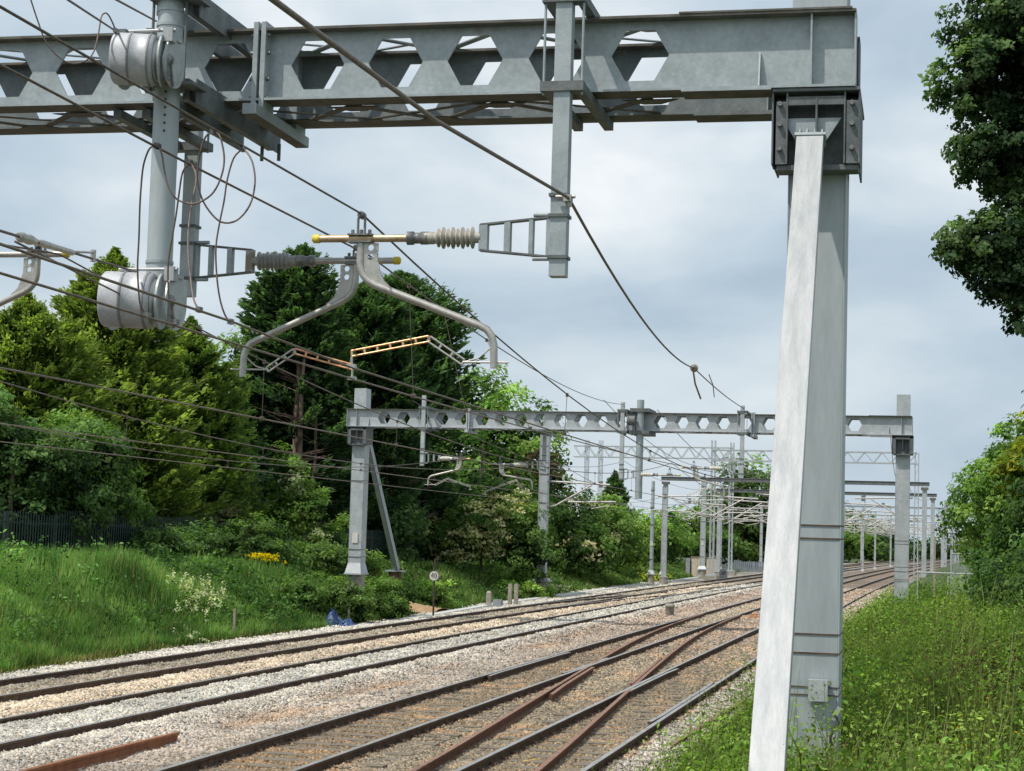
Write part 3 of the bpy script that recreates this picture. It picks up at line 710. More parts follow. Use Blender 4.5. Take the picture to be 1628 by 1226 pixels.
    for i in range(5):
        a_, b_ = yl[i], yl[i+1]
        if i in (0, 1):   # strip containing a hole, approximated by 8 quads round a circle
            cx_ = .085; cz_ = (a_+b_)/2; rr = .025
            xs_in = [(cx_+rr*math.cos(2*math.pi*j/12), cz_+rr*math.sin(2*math.pi*j/12)) for j in range(12)]
            def rim(x, z_):
                dx, dz = x-cx_, z_-cz_
                f = min([abs((outer[i]-cx_)/dx) if dx > 1e-6 else 9, abs((inner[i]-cx_)/dx) if dx < -1e-6 else 9, abs((a_-cz_)/dz) if dz > 1e-6 else 9, abs((b_-cz_)/dz) if dz < -1e-6 else 9])
                return (cx_+dx*f, cz_+dz*f)
            rm = [rim(*p) for p in xs_in]
            for j in range(12):
                j2 = (j+1) % 12
                for aa in (a-.006, a+.006): m.add([(aa, X(xs_in[j][0]), xs_in[j][1]), (aa, X(rm[j][0]), rm[j][1]), (aa, X(rm[j2][0]), rm[j2][1]), (aa, X(xs_in[j2][0]), xs_in[j2][1])], [(0, 1, 2, 3)])
        else:
            for aa in (a-.006, a+.006): m.add([(aa, X(inner[i]), a_), (aa, X(outer[i]), a_), (aa, X(outer[i+1]), b_), (aa, X(inner[i+1]), b_)], [(0, 1, 2, 3)])
    t.part('gusset_plate', m, M['alu'])
    run = abs(dr); zt_ = z-.03
    path = [(0, zt_), (.0, zt_-.16), (.008, zt_-.21), (.03, zt_-.26), (.07, zt_-.305), (.13, zt_-.34)]
    xe = run-.12; ze = zlow+.33
    path += [(.13+(xe-.13)*k/4, (zt_-.34)+(ze-(zt_-.34))*k/4) for k in range(1, 5)]
    path += [(run-.06, ze-.03), (run-.02, ze-.08), (run, ze-.15), (run+.005, zlow+.0)]
    m = MB(); m.tube([(a, X(x), zz) for x, zz in path], .03, 12); t.part('drop_arm', m, M['alu'])
    # steady arm: two parallel rods with rungs and a kink, back to the contact wire
    if steady:
        (p0, p1, p2, mats_) = steady   # offsets (x in the drop arm direction, z)
        for (q0, q1, mt) in ((p0, p1, mats_[0]), (p1, p2, mats_[1])):
            m = MB(); v = np.array([q1[0]-q0[0], q1[1]-q0[1]]); ln = np.linalg.norm(v); nn = np.array([-v[1], v[0]])/ln*.022
            for sgn_ in (-1, 1): m.tube([(a, X(q0[0]+sgn_*nn[0]), q0[1]+sgn_*nn[1]), (a, X(q1[0]+sgn_*nn[0]), q1[1]+sgn_*nn[1])], .008, 6)
            k = max(2, int(ln/.1))
            for i in range(k+1):
                c = (q0[0]+v[0]*i/k, q0[1]+v[1]*i/k); m.beam((a, X(c[0]-nn[0]), c[1]-nn[1]), (a, X(c[0]+nn[0]), c[1]+nn[1]), .016, .012, (1, 0, 0))
            t.part('steady_arm', m, mt)
        m = MB(); m.tube([(a, X(run+.12), p0[1]), (a, X(p0[0]), p0[1])], .008, 6); m.tube([(a, X(run), p0[1]+.13), (a, X(run-.12), p0[1]+.03), (a, X(p0[0]), p0[1])], .006, 6)
        t.part('registration_link', m, M['alu']); m = MB()
        m.tube([(a, X(p2[0]), p2[1]-.02), (a, X(p2[0]), p2[1]-.09)], .01, 6); m.box(X(p2[0])-.035, X(p2[0])+.035, a-.03, a+.03, p2[1]-.115, p2[1]-.085)
        t.part('contact_clamp', m, M['alu'])
    return t
# near post on the front of the gantry, arm to the left
drop_post('drop_post', 13.6, -2.885, 4.865, 7.12, -1, 'square drop post with brown ribbed insulator and gold arm, right of centre', None, M['insul'], reach=1.59, zarm=5.175, tip=1.98,
          steady=((.86, 4.205), (.58, 4.385), (-.04, 4.265), (M['alu'], M['copper_glint'])), dropd=1.10, clampz=5.36)
# second post just behind, arm to the right
drop_post('drop_post', 15.45, -6.70, 4.96, 7.1, 1, 'square drop post behind the drum column, with grey ribbed insulator and arm to the right', None, M['insulg'], reach=1.60, zarm=5.285, tip=2.0,
          steady=((.80, 4.30), (.55, 4.47), (.0, 4.33), (M['alu'], M['copper_glint'])), dropd=1.03, clampz=5.40, arm_t='alu', brk=True, zlow=4.235, bdir=-1)
# arm entering at the left edge
drop_post('drop_post', 16.0, -10.25, 4.96, 7.1, 1, 'overhead arm with yellow end cap entering from the left edge', None, M['insulg'], reach=1.76, zarm=5.445, tip=2.08,
          steady=None, dropd=1.03, clampz=5.53, arm_t='alu', zlow=4.40, bdir=-1)

# ------------------------------------------------------------------ drum column and spring tensioners
t = Thing('tensioner_column', 13.35, -6.05, 0, 'round galvanised column hanging from the near gantry, drilled with a row of holes', 'column')
m = MB(); m.lathe((13.35, -6.055, 4.78), (13.35, -6.055, 7.5), [(0, .102), (1, .102)], 28); t.part('tube', m, M['galv_mast'])
m = MB()
for zz in (4.95, 6.37, 6.43, 6.86, 6.98): m.lathe((13.35, -6.055, zz-.012), (13.35, -6.055, zz+.012), [(0, .11), (1, .11)], 28)
t.part('band', m, M['galv'])
m = MB()
for i in range(11):
    z = 6.62-i*.063
    if 6.44 > z > 6.36: continue
    an = -1.15; m.lathe((13.35-.0995*math.cos(.30), -6.055+.0995*math.sin(.30), z), (13.35-.104*math.cos(.30), -6.055+.104*math.sin(.30), z), [(0, .0105), (1, .0105)], 12)
t.part('hole_row', m, M['black'])
m = MB()
for z in (6.36, 7.06):
    m.beam((13.4, -5.92, z), (15.35, -5.92, z), .05, .17); m.beam((13.4, -5.83, z-.02), (15.35, -5.83, z-.02), .012, .2)
    m.box(-6.2, -5.78, 13.2, 13.5, z-.01, z+.01); m.beam((13.45, -6.2, z), (15.35, -6.2, z), .05, .15)
for q in (-6.18, -5.90): m.tube([(13.3, q, 6.3), (13.3, q, 7.2)], .012, 6)
for q in (-5.78, -5.94): m.tube([(15.2, q, 6.15), (15.2, q, 6.3)], .016, 6)
t.part('clamp_bracket', m, M['seat'])
def tensioner(a, d0, d1, z, label, r=.2):
    t = Thing('spring_tensioner', a, (d0+d1)/2, z, label, 'spring tensioner', 'drum shaped wire tensioners')
    ax = lambda u: (a-.10*(1-u)+.05, d0+(d1-d0)*u, z+(.012*(1-u)))
    m = MB(); m.lathe(ax(0), ax(1), [(.0, r*.93), (.03, r), (.28, r), (.285, r*1.015), (.315, r*1.015), (.32, r), (.60, r), (.605, r*1.015), (.64, r*1.015), (.645, r), (.70, r*.98), (.705, r*.86)], 48); dr_ = t.part('drum', m, M['drum'])
    for u_ in (.30, .625): t.part('band', MB().lathe(ax(u_-.022), ax(u_+.022), [(0, r*1.0), (.1, r*1.028), (.9, r*1.028), (1, r*1.0)], 48), M['groove'], parent=dr_)
    m = MB(); m.lathe(ax(.71), ax(.78), [(0, r*.80), (.4, r*.80), (.45, r*.6), (1, r*.6)], 36); m.lathe(ax(.80), ax(.83), [(0, r*1.0), (1, r*1.0)], 40); t.part('cable_pulley', m, M['drumside'])
    # side plate (elongated, rising to its hanger)
    m = MB(); n = 20; ring = []
    for j in range(n+1):
        an = math.pi+math.pi*j/n; ring.append((a+.10+math.cos(an)*r*.98, z+math.sin(an)*r*.98))
    ring += [(a+.10+r*.98, z+r*.95), (a+.10-r*.55, z+r*.95)]
    m.extd(ring, d1-.03, d1-.012); sp = t.part('side_plate', m, M['drumside'])
    m = MB(); m.extd(ring, d0+.0, d0+.012); t.part('side_plate', m, M['drumside'])
    m = MB(); m.lathe((a, d1-.012, z), (a, d1+.02, z), [(0, .05), (.5, .045), (.51, .02), (1, .02)], 16)
    m.box(d1-.012, d1-.004, a-.05, a+.02, z-.16, z-.04); m.beam((a+.0, d1, z-.03), (a+.06, d1, z-.20), .016, .014, (0, 1, 0))
    t.part('hub', m, M['bolt'], parent=sp)
    m = MB(); m.tube([(a-.02, d0+.1, z+r+.03), (a-.02, d1+.04, z+r+.03)], .014, 8); m.box(d1-.06, d1+.02, a-.04, a+.05, z+r-.06, z+r+.05)
    m.box(d0+.0, d1+.0, a+.05, a+.2, z+r*.9, z+r*.9+.03)
    t.part('hanger_rod', m, M['zinc'])
    return t
tensioner(12.95, -6.31, -5.86, 6.475, 'silver drum tensioner on the column beside the beam, upper of the two', .2)
tensioner(12.95, -6.30, -5.76, 4.59, 'silver drum tensioner at the foot of the column, in front of the golden conifer', .215)

# ------------------------------------------------------------------ wires
def wire_mb(pts, r, n=6): return MB().tube(pts, r, n)
def cat_pts(nodes, step=1.5):
    """nodes: (a,d,z,sag to next)"""
    out = []
    for i in range(len(nodes)-1):
        a0, d0, z0, s = nodes[i]; a1, d1, z1 = nodes[i+1][:3]; k = max(2, int(abs(a1-a0)/step))
        for j in range(k):
            u = j/k; out.append((a0+(a1-a0)*u, d0+(d1-d0)*u, z0+(z1-z0)*u-4*s*u*(1-u)))
    out.append(nodes[-1][:3]); return out
def overhead(label, cat, con, drops, group='overhead lines along the tracks', rc=.009, rw=.0085):
    t = Thing('overhead_line', 14, con[0][1], 4, label, 'overhead wire', group)
    cp = cat_pts(cat); wp = cat_pts(con)
    t.part('catenary_wire', wire_mb(cp, rc), M['wire']); t.part('contact_wire', wire_mb(wp, rw), M['wirec'])
    C_ = np.array(cp); Wp = np.array(wp)
    for a in drops:
        zc = np.interp(a, C_[:, 0], C_[:, 2]); dc = np.interp(a, C_[:, 0], C_[:, 1]); zw = np.interp(a, Wp[:, 0], Wp[:, 2]); dw = np.interp(a, Wp[:, 0], Wp[:, 1])
        if zc-zw < .05: continue
        m = MB(); m.tube([(a, dc, zc), (a, dw, zw)], .004, 5); m.box(dw-.02, dw+.02, a-.03, a+.03, zw-.015, zw+.03); m.box(dc-.015, dc+.015, a-.02, a+.02, zc-.03, zc+.015)
        t.part('dropper', m, M['wire'])
    return t
far_sup = [105, 147, 190, 235, 280, 330]
def stag(d, i): return d+(.2 if i % 2 else -.2)
def std_line(d, label, z0=5.35, zc=4.2, ph=0, start=(13.6, -30)):
    nodes = [(-30, stag(d, ph), z0, .9), (15.4, stag(d, ph+1), z0, 1.0), (59.4, stag(d, ph), z0, .9)]+[(a, stag(d, ph+1+i), z0, .85) for i, a in enumerate(far_sup)]
    con = [(-30, stag(d, ph), zc, 0), (15.4, stag(d, ph+1), zc, .0), (59.4, stag(d, ph), zc, .0)]+[(a, stag(d, ph+1+i), zc, 0) for i, a in enumerate(far_sup)]
    dr = [-2, 4, 21, 27, 33, 39, 45, 51, 66, 73, 81, 89, 97, 112, 120, 130, 140]
    return overhead(label, nodes, con, dr)
std_line(-8.166, 'overhead wires above the third track from the left bank', ph=0)
std_line(-12.466, 'overhead wires above the second track, passing the drum column low on the left', ph=1)
std_line(-15.604, 'overhead wires above the farthest track, in front of the conifers', ph=0)
overhead('overhead wires above the nearest track, held by the gold arm', [(2, -4.48, 5.30, .0), (13.6, -4.475, 5.37, 1.12), (59.4, -4.75, 5.35, .9)]+[(a, stag(-4.93, i), 5.35, .85) for i, a in enumerate(far_sup)],
         [(2, -4.5, 4.235, 0), (11, -4.5, 4.205, 0), (13.6, -4.5, 4.15, 0), (59.4, -4.75, 4.2, 0)]+[(a, stag(-4.93, i), 4.2, 0) for i, a in enumerate(far_sup)], [22.5, 30, 38, 46, 54, 66, 75, 84, 95, 112, 125, 138])
overhead('second set of wires beside the gold arm, rising away to the further gantry middle post', [(2, -4.88, 5.275, 0), (11, -4.9, 5.268, 0), (15.45, -4.98, 5.33, .30), (59.3, -10.0, 7.25, 0)],
         [(2, -5.05, 4.24, 0), (15.45, -5.08, 4.22, .1), (59.3, -6.3, 5.0, 0)], [17.6, 20, 24])
t = Thing('earth_wire', 13.5, -2.8, 5.4, 'thick earth wire clamped to the square drop post right of centre', 'overhead wire')
t.part('wire', wire_mb(cat_pts([(3, -2.2, 4.49, 0), (6, -2.42, 4.76, 0), (9, -2.63, 5.02, 0)]+[(13.5, -2.80, 5.46, .25), (34.5, -4.45, 6.14, .05), (59.3, -6.05, 7.18, 0)]), .0125, 8), M['cable'])
m = MB(); m.box(-2.835, -2.775, 13.46, 13.54, 5.43, 5.48); m.tube([(13.5, -2.9, 5.47), (13.5, -2.75, 5.47)], .014, 8); m.lathe((13.5, -2.79, 5.39), (13.5, -2.79, 5.43), [(0, .012), (1, .02)], 10); t.part('clamp', m, M['alu'])
m = MB(); m.lathe((33.9, -4.40, 6.12), (34.9, -4.48, 6.15), [(0, .03), (.08, .055), (.3, .05), (.34, .035), (.4, .075), (.62, .078), (.66, .04), (.9, .045), (1, .02)], 14); t.part('insulator', m, M['insul'])
m = MB(); m.tube([(33.9, -4.40, 6.10), (34, -4.36, 5.8), (34.1, -4.26, 5.52)], .018, 6); m.tube([(34.8, -4.2, 6.05), (34.9, -4.13, 5.85), (34.9, -4.1, 5.62)], .01, 6); t.part('tail', m, M['cable'])
t = None
for i, (d, z) in enumerate([(-17.6, 7.3), (-11.0, 7.4), (-1.7, 6.9), (-9.2, 7.1)]):
    nodes = [(59.5, d+.3, z, 1.1)]+[(a, d+(.5 if j % 2 else -.4), z, .9) for j, a in enumerate((105, 149, 190, 240, 300, 395))]
    m = MB().tube(cat_pts(nodes, 3), .012, 5)
    solo('feeder_wire', m, M['wire'], 100, d, z, 'thin feeder wire strung high between the distant gantries', 'overhead wire', 'high feeder wires between the distant gantries')
# tension wires from behind the camera to the drums
def solo_wire(name, pts, r, label, mat='wire', group=None, n=6, cat='overhead wire'):
    a, d, z = pts[len(pts)//2]
    return solo(name, wire_mb(pts, r, n), M[mat], a, d, z, label, cat, group)
solo_wire('tension_wire', [(6, -3.54, 5.0), (9, -4.73, 5.73), (12.8, -6.24, 6.66)], .008, 'thin tension wire leading down to the upper drum from the top left')
solo_wire('tension_wire', [(7, -3.84, 5.28), (10, -4.93, 6.04), (13.0, -6.02, 6.80)], .008, 'thin tension wire ending on the round column above the upper drum')
m = wire_mb([(6, -4.34, 4.196), (9, -5.07, 4.46), (12.75, -5.98, 4.79)], .0085, 6)
t = Thing('tension_wire', 10, -5.4, 4.5, 'tension wire with turnbuckle leading to the lower drum across the left sky', 'overhead wire')
t.part('wire', m, M['wire'])
def on(p, q, u): return tuple(p[i]+(q[i]-p[i])*u for i in range(3))
P0, P1 = (9, -5.07, 4.46), (12.75, -5.98, 4.79)
m = MB()
m.lathe(on(P0, P1, .10), on(P0, P1, .20), [(0, .02), (.15, .032), (.4, .025), (.6, .032), (1, .02)], 10); m.lathe(on(P0, P1, .22), on(P0, P1, .45), [(0, .016), (.1, .024), (.5, .02), (1, .02)], 8)
m.tube([on(P0, P1, .42), tuple(np.array(on(P0, P1, .62))+np.array([0, 0, .045]))], .008, 6); m.tube([on(P0, P1, .42), on(P0, P1, .62)], .008, 6); m.lathe(tuple(np.array(on(P0, P1, .61))+np.array([0, 0, .06])), tuple(np.array(on(P0, P1, .61))-np.array([0, 0, .02])), [(0, .02), (1, .02)], 8)
t.part('turnbuckle', m, M['alu'])
solo_wire('tension_wire', [(9.6, -5.3, 4.50), (12.75, -6.1, 4.62)], .0075, 'short stay wire just under the lower tension wire by the drum')
# jumper loops between the wires beside the column
J = [
('cable loop hanging down left of the round column to the lower contact wire', [(10.6, -4.887, 5.271), (10.63, -4.949, 5.27), (10.67, -4.998, 5.212), (10.71, -5.032, 5.136), (10.74, -5.052, 4.989), (10.77, -5.066, 4.884), (10.81, -5.081, 4.722), (10.84, -5.095, 4.546), (10.88, -5.099, 4.397), (10.91, -5.091, 4.289), (10.95, -5.059, 4.237)]),
('cable loop swinging in a shallow U across the round column', [(10.6, -4.887, 5.271), (10.6, -4.857, 5.223), (10.61, -4.834, 5.1), (10.61, -4.802, 5.004), (10.62, -4.75, 4.935), (10.62, -4.663, 4.905), (10.62, -4.593, 4.914), (10.63, -4.511, 4.976), (10.63, -4.46, 5.086), (10.64, -4.452, 5.196), (10.64, -4.476, 5.307), (10.65, -4.503, 5.353), (10.65, -4.537, 5.365)]),
('cable loop hanging as a free U in the sky beside the column', [(10.65, -4.537, 5.365), (10.68, -4.599, 5.345), (10.71, -4.645, 5.242), (10.74, -4.67, 5.109), (10.77, -4.655, 4.99), (10.8, -4.603, 4.89), (10.82, -4.524, 4.821), (10.85, -4.434, 4.837), (10.88, -4.362, 4.939), (10.91, -4.344, 5.084), (10.94, -4.374, 5.216), (10.97, -4.426, 5.297), (11.0, -4.475, 5.332)]),
('cable hanging along the right edge of the round column to the lower contact wire', [(11.2, -4.919, 5.29), (11.22, -4.976, 5.233), (11.25, -5.008, 5.1), (11.28, -5.037, 4.945), (11.3, -5.07, 4.775), (11.32, -5.094, 4.618), (11.35, -5.095, 4.432), (11.38, -5.081, 4.319), (11.4, -5.052, 4.246)]),
('cable hanging down in front of the square drop post behind the column', [(11.2, -4.919, 5.29), (11.11, -4.844, 5.216), (11.02, -4.794, 5.126), (10.94, -4.783, 4.967), (10.85, -4.76, 4.783), (10.76, -4.715, 4.601), (10.68, -4.656, 4.423), (10.59, -4.592, 4.289), (10.5, -4.517, 4.217)]),
('rightmost cable curving down past the ladder bracket to the contact wire', [(11.0, -4.475, 5.332), (11.0, -4.532, 5.273), (11.0, -4.57, 5.132), (11.0, -4.586, 4.991), (11.0, -4.61, 4.85), (11.0, -4.628, 4.695), (11.0, -4.617, 4.526), (11.0, -4.587, 4.357), (11.0, -4.545, 4.245), (11.0, -4.506, 4.203)]),
('cable loop slung from the top left wire up to the upper drum tensioner', [(12.25, -6.76, 6.95), (12.3, -6.723, 6.787), (12.35, -6.683, 6.636), (12.39, -6.627, 6.483), (12.44, -6.533, 6.374), (12.48, -6.442, 6.339), (12.53, -6.356, 6.378), (12.57, -6.319, 6.464), (12.62, -6.316, 6.611), (12.66, -6.32, 6.745), (12.71, -6.312, 6.791), (12.75, -6.292, 6.77), (12.8, -6.26, 6.675)]),
]
def smooth(pts, k=4):
    p = [np.array(x) for x in pts]; p = [p[0]]+p+[p[-1]]; out = []
    for i in range(1, len(p)-2):
        for j in range(k):
            u = j/k; out.append(.5*((2*p[i])+(-p[i-1]+p[i+1])*u+(2*p[i-1]-5*p[i]+4*p[i+1]-p[i+2])*u*u+(-p[i-1]+3*p[i]-3*p[i+1]+p[i+2])*u**3))
    out.append(p[-2]); return out
for lb, pts in J:
    t = Thing('jumper_cable', *pts[0], lb, 'jumper cable', 'jumper cables looped between the wires')
    t.part('cable', MB().tube(smooth(pts), .0062, 8), M['cable'])
    m = MB()
    for p in (pts[0], pts[-1]): m.box(p[1]-.013, p[1]+.013, p[0]-.028, p[0]+.028, p[2]-.016, p[2]+.018)
    t.part('clamp', m, M['bolt'])

# ------------------------------------------------------------------ drop posts on the further gantry
drop_post('drop_post', 59.1, -16.78, 5.08, 7.45, 1, 'leftmost drop post of the further gantry, its arm pointing right', None, M['white'], reach=1.35, zarm=5.34, tip=1.66,
          steady=((.86, 4.45), (.45, 4.66), (-.35, 4.42), (M['alu'], M['alu'])), dropd=1.12, clampz=5.48, s=2, zlow=4.42, group='drop posts on the further gantry')
drop_post('drop_post', 60.8, -12.95, 5.0, 7.1, -1, 'drop post behind the further gantry whose arm points left to the second track', None, M['white'], reach=1.55, zarm=5.25, tip=1.95,
          steady=((.9, 4.3), (.6, 4.72), (-.5, 4.3), (M['alu'], M['alu'])), dropd=1.15, clampz=5.45, arm_t='alu', s=2, zlow=4.42, group='drop posts on the further gantry')
drop_post('drop_post', 59.2, -10.0, 4.75, 7.32, 1, 'slim drop post of the further gantry just left of its thick round column', None, M['white'], reach=1.6, zarm=4.95, tip=1.95,
          steady=None, drop=False, clampz=5.15, arm_t='alu', s=2, group='drop posts on the further gantry')
drop_post('drop_post', 59.1, -6.05, 4.9, 7.25, -1, 'drop post of the further gantry where the thick earth wire arrives', None, M['white'], reach=1.55, zarm=5.2, tip=1.95,
          steady=((.9, 4.3), (.6, 4.62), (-.2, 4.3), (M['alu'], M['alu'])), dropd=1.0, clampz=5.4, arm_t='alu', s=2, zlow=4.3, group='drop posts on the further gantry')
t = Thing('tensioner_column', 59.2, -9.42, 0, 'thick round column hanging through the middle of the further gantry', 'column')
m = MB(); m.lathe((59.25, -9.42, 4.15), (59.25, -9.42, 7.4), [(0, .12), (1, .12)], 20); t.part('tube', m, M['drop'])
m = MB()
for z in (6.33, 7.06): m.box(-9.75, -9.1, 59.1, 60.6, z-.06, z+.06)
m.lathe((59.0, -9.8, 6.7), (59.0, -9.55, 6.7), [(0, .16), (1, .16)], 16)
t.part('clamp_bracket', m, M['seat'])

# ------------------------------------------------------------------ single masts with cantilevers
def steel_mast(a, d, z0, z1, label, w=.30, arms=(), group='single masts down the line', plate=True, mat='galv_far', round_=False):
    t = Thing('line_mast', a, d, z0, label, 'mast', group)
    m = MB()
    if round_: m.lathe((a, d, z0), (a, d, z1), [(0, w/2), (1, w/2*.9)], 16)
    else:
        m.box(d-w/2, d+w/2, a-w/2, a+w/2, z0+.05, z1); m.box(d-w/2-.01, d-w/2+.03, a-w/2-.02, a+w/2, z0+.05, z1); m.box(d+w/2-.03, d+w/2+.01, a-w/2-.02, a+w/2, z0+.05, z1)
    t.part('post', m, M[mat])
    m = MB(); m.hexa([(a-w*.9, d-w*.95, z0), (a-w*.9, d+w*.95, z0), (a+w*.9, d+w*.95, z0), (a+w*.9, d-w*.95, z0), (a-w*.55, d-w*.6, z0+.25), (a-w*.55, d+w*.6, z0+.25), (a+w*.55, d+w*.6, z0+.25), (a+w*.55, d-w*.6, z0+.25)])
    m.box(d-w*1.1, d+w*1.1, a-w, a+w, z0-.06, z0); t.part('base_plate', m, M[mat])
    m = MB(); m.lathe((a, d, z0-1.2), (a, d, z0-.06), [(0, w*.8), (1, w*.8)], 14); t.part('plinth', m, M['dirtconc'])
    m = MB()
    for k in range(5): m.box(d-w/2-.014, d+w/2+.014, a-w/2-.026, a+w/2+.01, z0+1+(z1-z0-1.6)*k/4-.015, z0+1+(z1-z0-1.6)*k/4+.015)
    t.part('band', m, M['bolt'])
    if plate:
        m = MB(); m.box(d-.09, d+.09, a-w/2-.03, a-w/2-.022, z0+1.9, z0+2.2); t.part('number_plate', m, M['signwhite'])
    return t
def canti_proto(label):
    """prototype cantilever: mast side at local d=0, reaching to +d"""
    t = Thing('cantilever_arm', 0, 0, 0, label, 'cantilever', 'pale cantilever arms over the distant tracks')
    m = MB(); m.tube([(0, .35, 5.55), (0, 3.1, 5.45)], .045, 8); t.part('top_tube', m, M['aluw'])
    m = MB(); m.tube([(0, .35, 4.35), (0, 2.2, 5.42)], .04, 8); t.part('strut', m, M['aluw'])
    m = MB(); m.tube([(0, 1.0, 4.55), (0, 3.4, 4.62)], .035, 8); t.part('registration_tube', m, M['aluw'])
    m = MB(); m.tube([(0, 3.2, 4.62), (0, 3.1, 4.42), (0, 2.2, 4.24)], .022, 6); t.part('steady_arm', m, M['aluw'])
    for z0, z1 in ((5.55, 5.55), (4.25, 4.35)):
        m = MB(); pr = [(0, .04)]
        for i in range(6): u = .1+.8*i/6; pr += [(u, .04), (u+.04, .075), (u+.08, .04)]
        m.lathe((0, -.1, z0), (0, .37, z1), pr+[(1, .04)], 12); t.part('insulator', m, M['insulg'])
    m = MB(); m.box(2.55, 2.75, -.03, .03, 5.3, 5.62); t.part('catenary_clamp', m, M['bolt'])
    return t
# left-hand masts
steel_mast(89.5, -19.25, .62, 7.93, 'square steel mast on the left bank edge just beyond the further gantry', .42)
steel_mast(123, -19.25, .45, 6.74, 'slim round mast at the left foot of the plain distant beam', .26, round_=True)
steel_mast(147, -19.2, .50, 7.73, 'pale square mast beside the beige trackside cabinets', .38)
proto = canti_proto('pale cantilever arm reaching from the square mast on the left bank over the far track'); put(proto.o, 89.5, -19.0)
lab = 'pale cantilever arm among the distant overhead equipment'
first = True
def arm(a, d, z=0, flip=False):
    c = copy_tree(proto.o); put(c, a, d, z, flip, lab, 'pale cantilever arms over the distant tracks'); return c

# plain box-beam portals further off
def plain_portal(a, dl, dr, ztop, label, first_=False, drops=(), w=.30, thin=False):
    t = Thing('portal_gantry', a, -10, 0, label, 'railway gantry', 'plain distant portals')
    m = MB(); m.box(dl-.3, dr+.3, a-.16, a+.16, ztop-(.1 if thin else .17), ztop+.06); m.box(dl-.3, dr+.3, a-.2, a+.2, ztop+.06, ztop+.09); t.part('beam', m, M['galv_far'] if thin else M['seat'])
    for d in (dl, dr):
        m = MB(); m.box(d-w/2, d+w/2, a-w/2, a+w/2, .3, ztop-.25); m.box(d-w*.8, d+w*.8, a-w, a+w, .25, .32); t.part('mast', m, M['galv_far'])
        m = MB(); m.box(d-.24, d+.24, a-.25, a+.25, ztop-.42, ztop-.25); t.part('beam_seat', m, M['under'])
        m = MB(); m.lathe((a, d, -.6), (a, d, .25), [(0, .3), (1, .3)], 12); t.part('plinth', m, M['dirtconc'])
    for d in drops:
        m = MB(); m.box(d-.045, d+.045, a-.045, a+.045, 4.1, ztop-.1); t.part('drop_post', m, M['galv_far'])
    return t
plain_portal(122.5, -18.3, -1.2, 6.95, 'distant portal with a plain dark beam, nearest and highest of its kind', drops=(-14.0, -6.4))
plain_portal(149, -18.2, -1.2, 6.95, 'second plain-beamed distant portal, its beam just below the first', drops=(-14.0, -6.5))
dl_ = 'far portal lost among the distant overhead equipment'
for a in (190, 240, 300, 395):
    plain_portal(a, -18.2, -1.3, 6.7, dl_, drops=(-14.0, -6.5), w=.3, thin=True)
for a in (122.5, 149, 190, 240, 300):
    for d, fl in ((-14.0, True), (-14.0, False), (-6.5, True), (-6.5, False)):
        arm(a, d, 0, fl)
arm(147, -19.2+.2); arm(105, -1.6, 0, True)
for a in (130, 160, 190, 215): steel_mast(a, -19.6, .3, 6.6, 'slim mast standing among the distant left-hand equipment', .26, group='slim distant masts', plate=False)
for a in (176, 203, 231, 262, 280): steel_mast(a, -.7, .3, 7.2, 'slim mast in the receding right-hand row of masts', .26, group='right-hand row of slim masts', plate=False)

for i, a in enumerate((136, 163, 206, 226, 255, 275)):
    steel_mast(a, -10.35, -.1, 6.9, 'slim mast standing between the inner tracks far down the line', .2, group='slim masts between the inner tracks', plate=False)
    arm(a, -10.2); arm(a, -10.5, 0, True)
for a, d, fl in ((105, -10.2, False), (112, -14.0, True), (112, -14.0, False), (135, -18.9, False), (160, -19.4, False), (176, -.9, True), (203, -.9, True), (231, -.9, True), (215, -19.4, False)): arm(a, d, 0, fl)
# lattice headspans
def lattice(a, dl, dr, zb0, zt0, zb1, zt1, label, masts):
    t = Thing('lattice_gantry', a, (dl+dr)/2, 0, label, 'railway gantry', 'old lattice gantries')
    n = int((dr-dl)/1.25); f = lambda u, z0, z1: z0+(z1-z0)*u
    for z0, z1 in ((zt0, zt1), (zb0, zb1)):
        m = MB()
        for s in (-.35, .35): m.beam((a+s, dl, z0), (a+s, dr, z1), .09, .09)
        t.part('chord', m, M['galv_far'])
    m = MB()
    for i in range(n):
        u0, u1, um = i/n, (i+1)/n, (i+.5)/n
        for s in (-.35, .35):
            m.beam((a+s, dl+(dr-dl)*u0, f(u0, zt0, zt1)), (a+s, dl+(dr-dl)*um, f(um, zb0, zb1)), .05, .06, (1, 0, 0)); m.beam((a+s, dl+(dr-dl)*um, f(um, zb0, zb1)), (a+s, dl+(dr-dl)*u1, f(u1, zt0, zt1)), .05, .06, (1, 0, 0))
    t.part('lattice_bars', m, M['galv_far'])
    for d, zt in masts:
        m = MB()
        for sa in (-.28, .28):
            for s_ in (-.13, .13): m.box(d+s_-.03, d+s_+.03, a+sa-.03, a+sa+.03, .2, zt)
        k = int((zt-.2)/.7)
        for i in range(k):
            z = .3+i*.7; m.beam((a-.28, d-.13 if i % 2 else d+.13, z), (a-.28, d+.13 if i % 2 else d-.13, z+.7), .03, .03, (1, 0, 0))
        m.box(d-.4, d+.4, a-.5, a+.5, .1, .2)
        t.part('lattice_mast', m, M['galv_far'])
        m = MB(); m.box(d-.5, d+.5, a-.6, a+.6, -.6, .1); t.part('plinth', m, M['dirtconc'])
    return t
lattice(165, -34.0, -19.3, 10.15, 11.15, 10.2, 11.2, 'old lattice gantry girder ending at a tall lattice mast behind the further gantry', [(-19.35, 11.7), (-31.5, 11.7), (-32.8, 11.7)])
lattice(140, -17.6, -2.2, 8.95, 9.75, 9.0, 9.8, 'lower old lattice gantry girder running to the right behind the leaning prop', [(-17.5, 10.5), (-2.2, 9.8)])

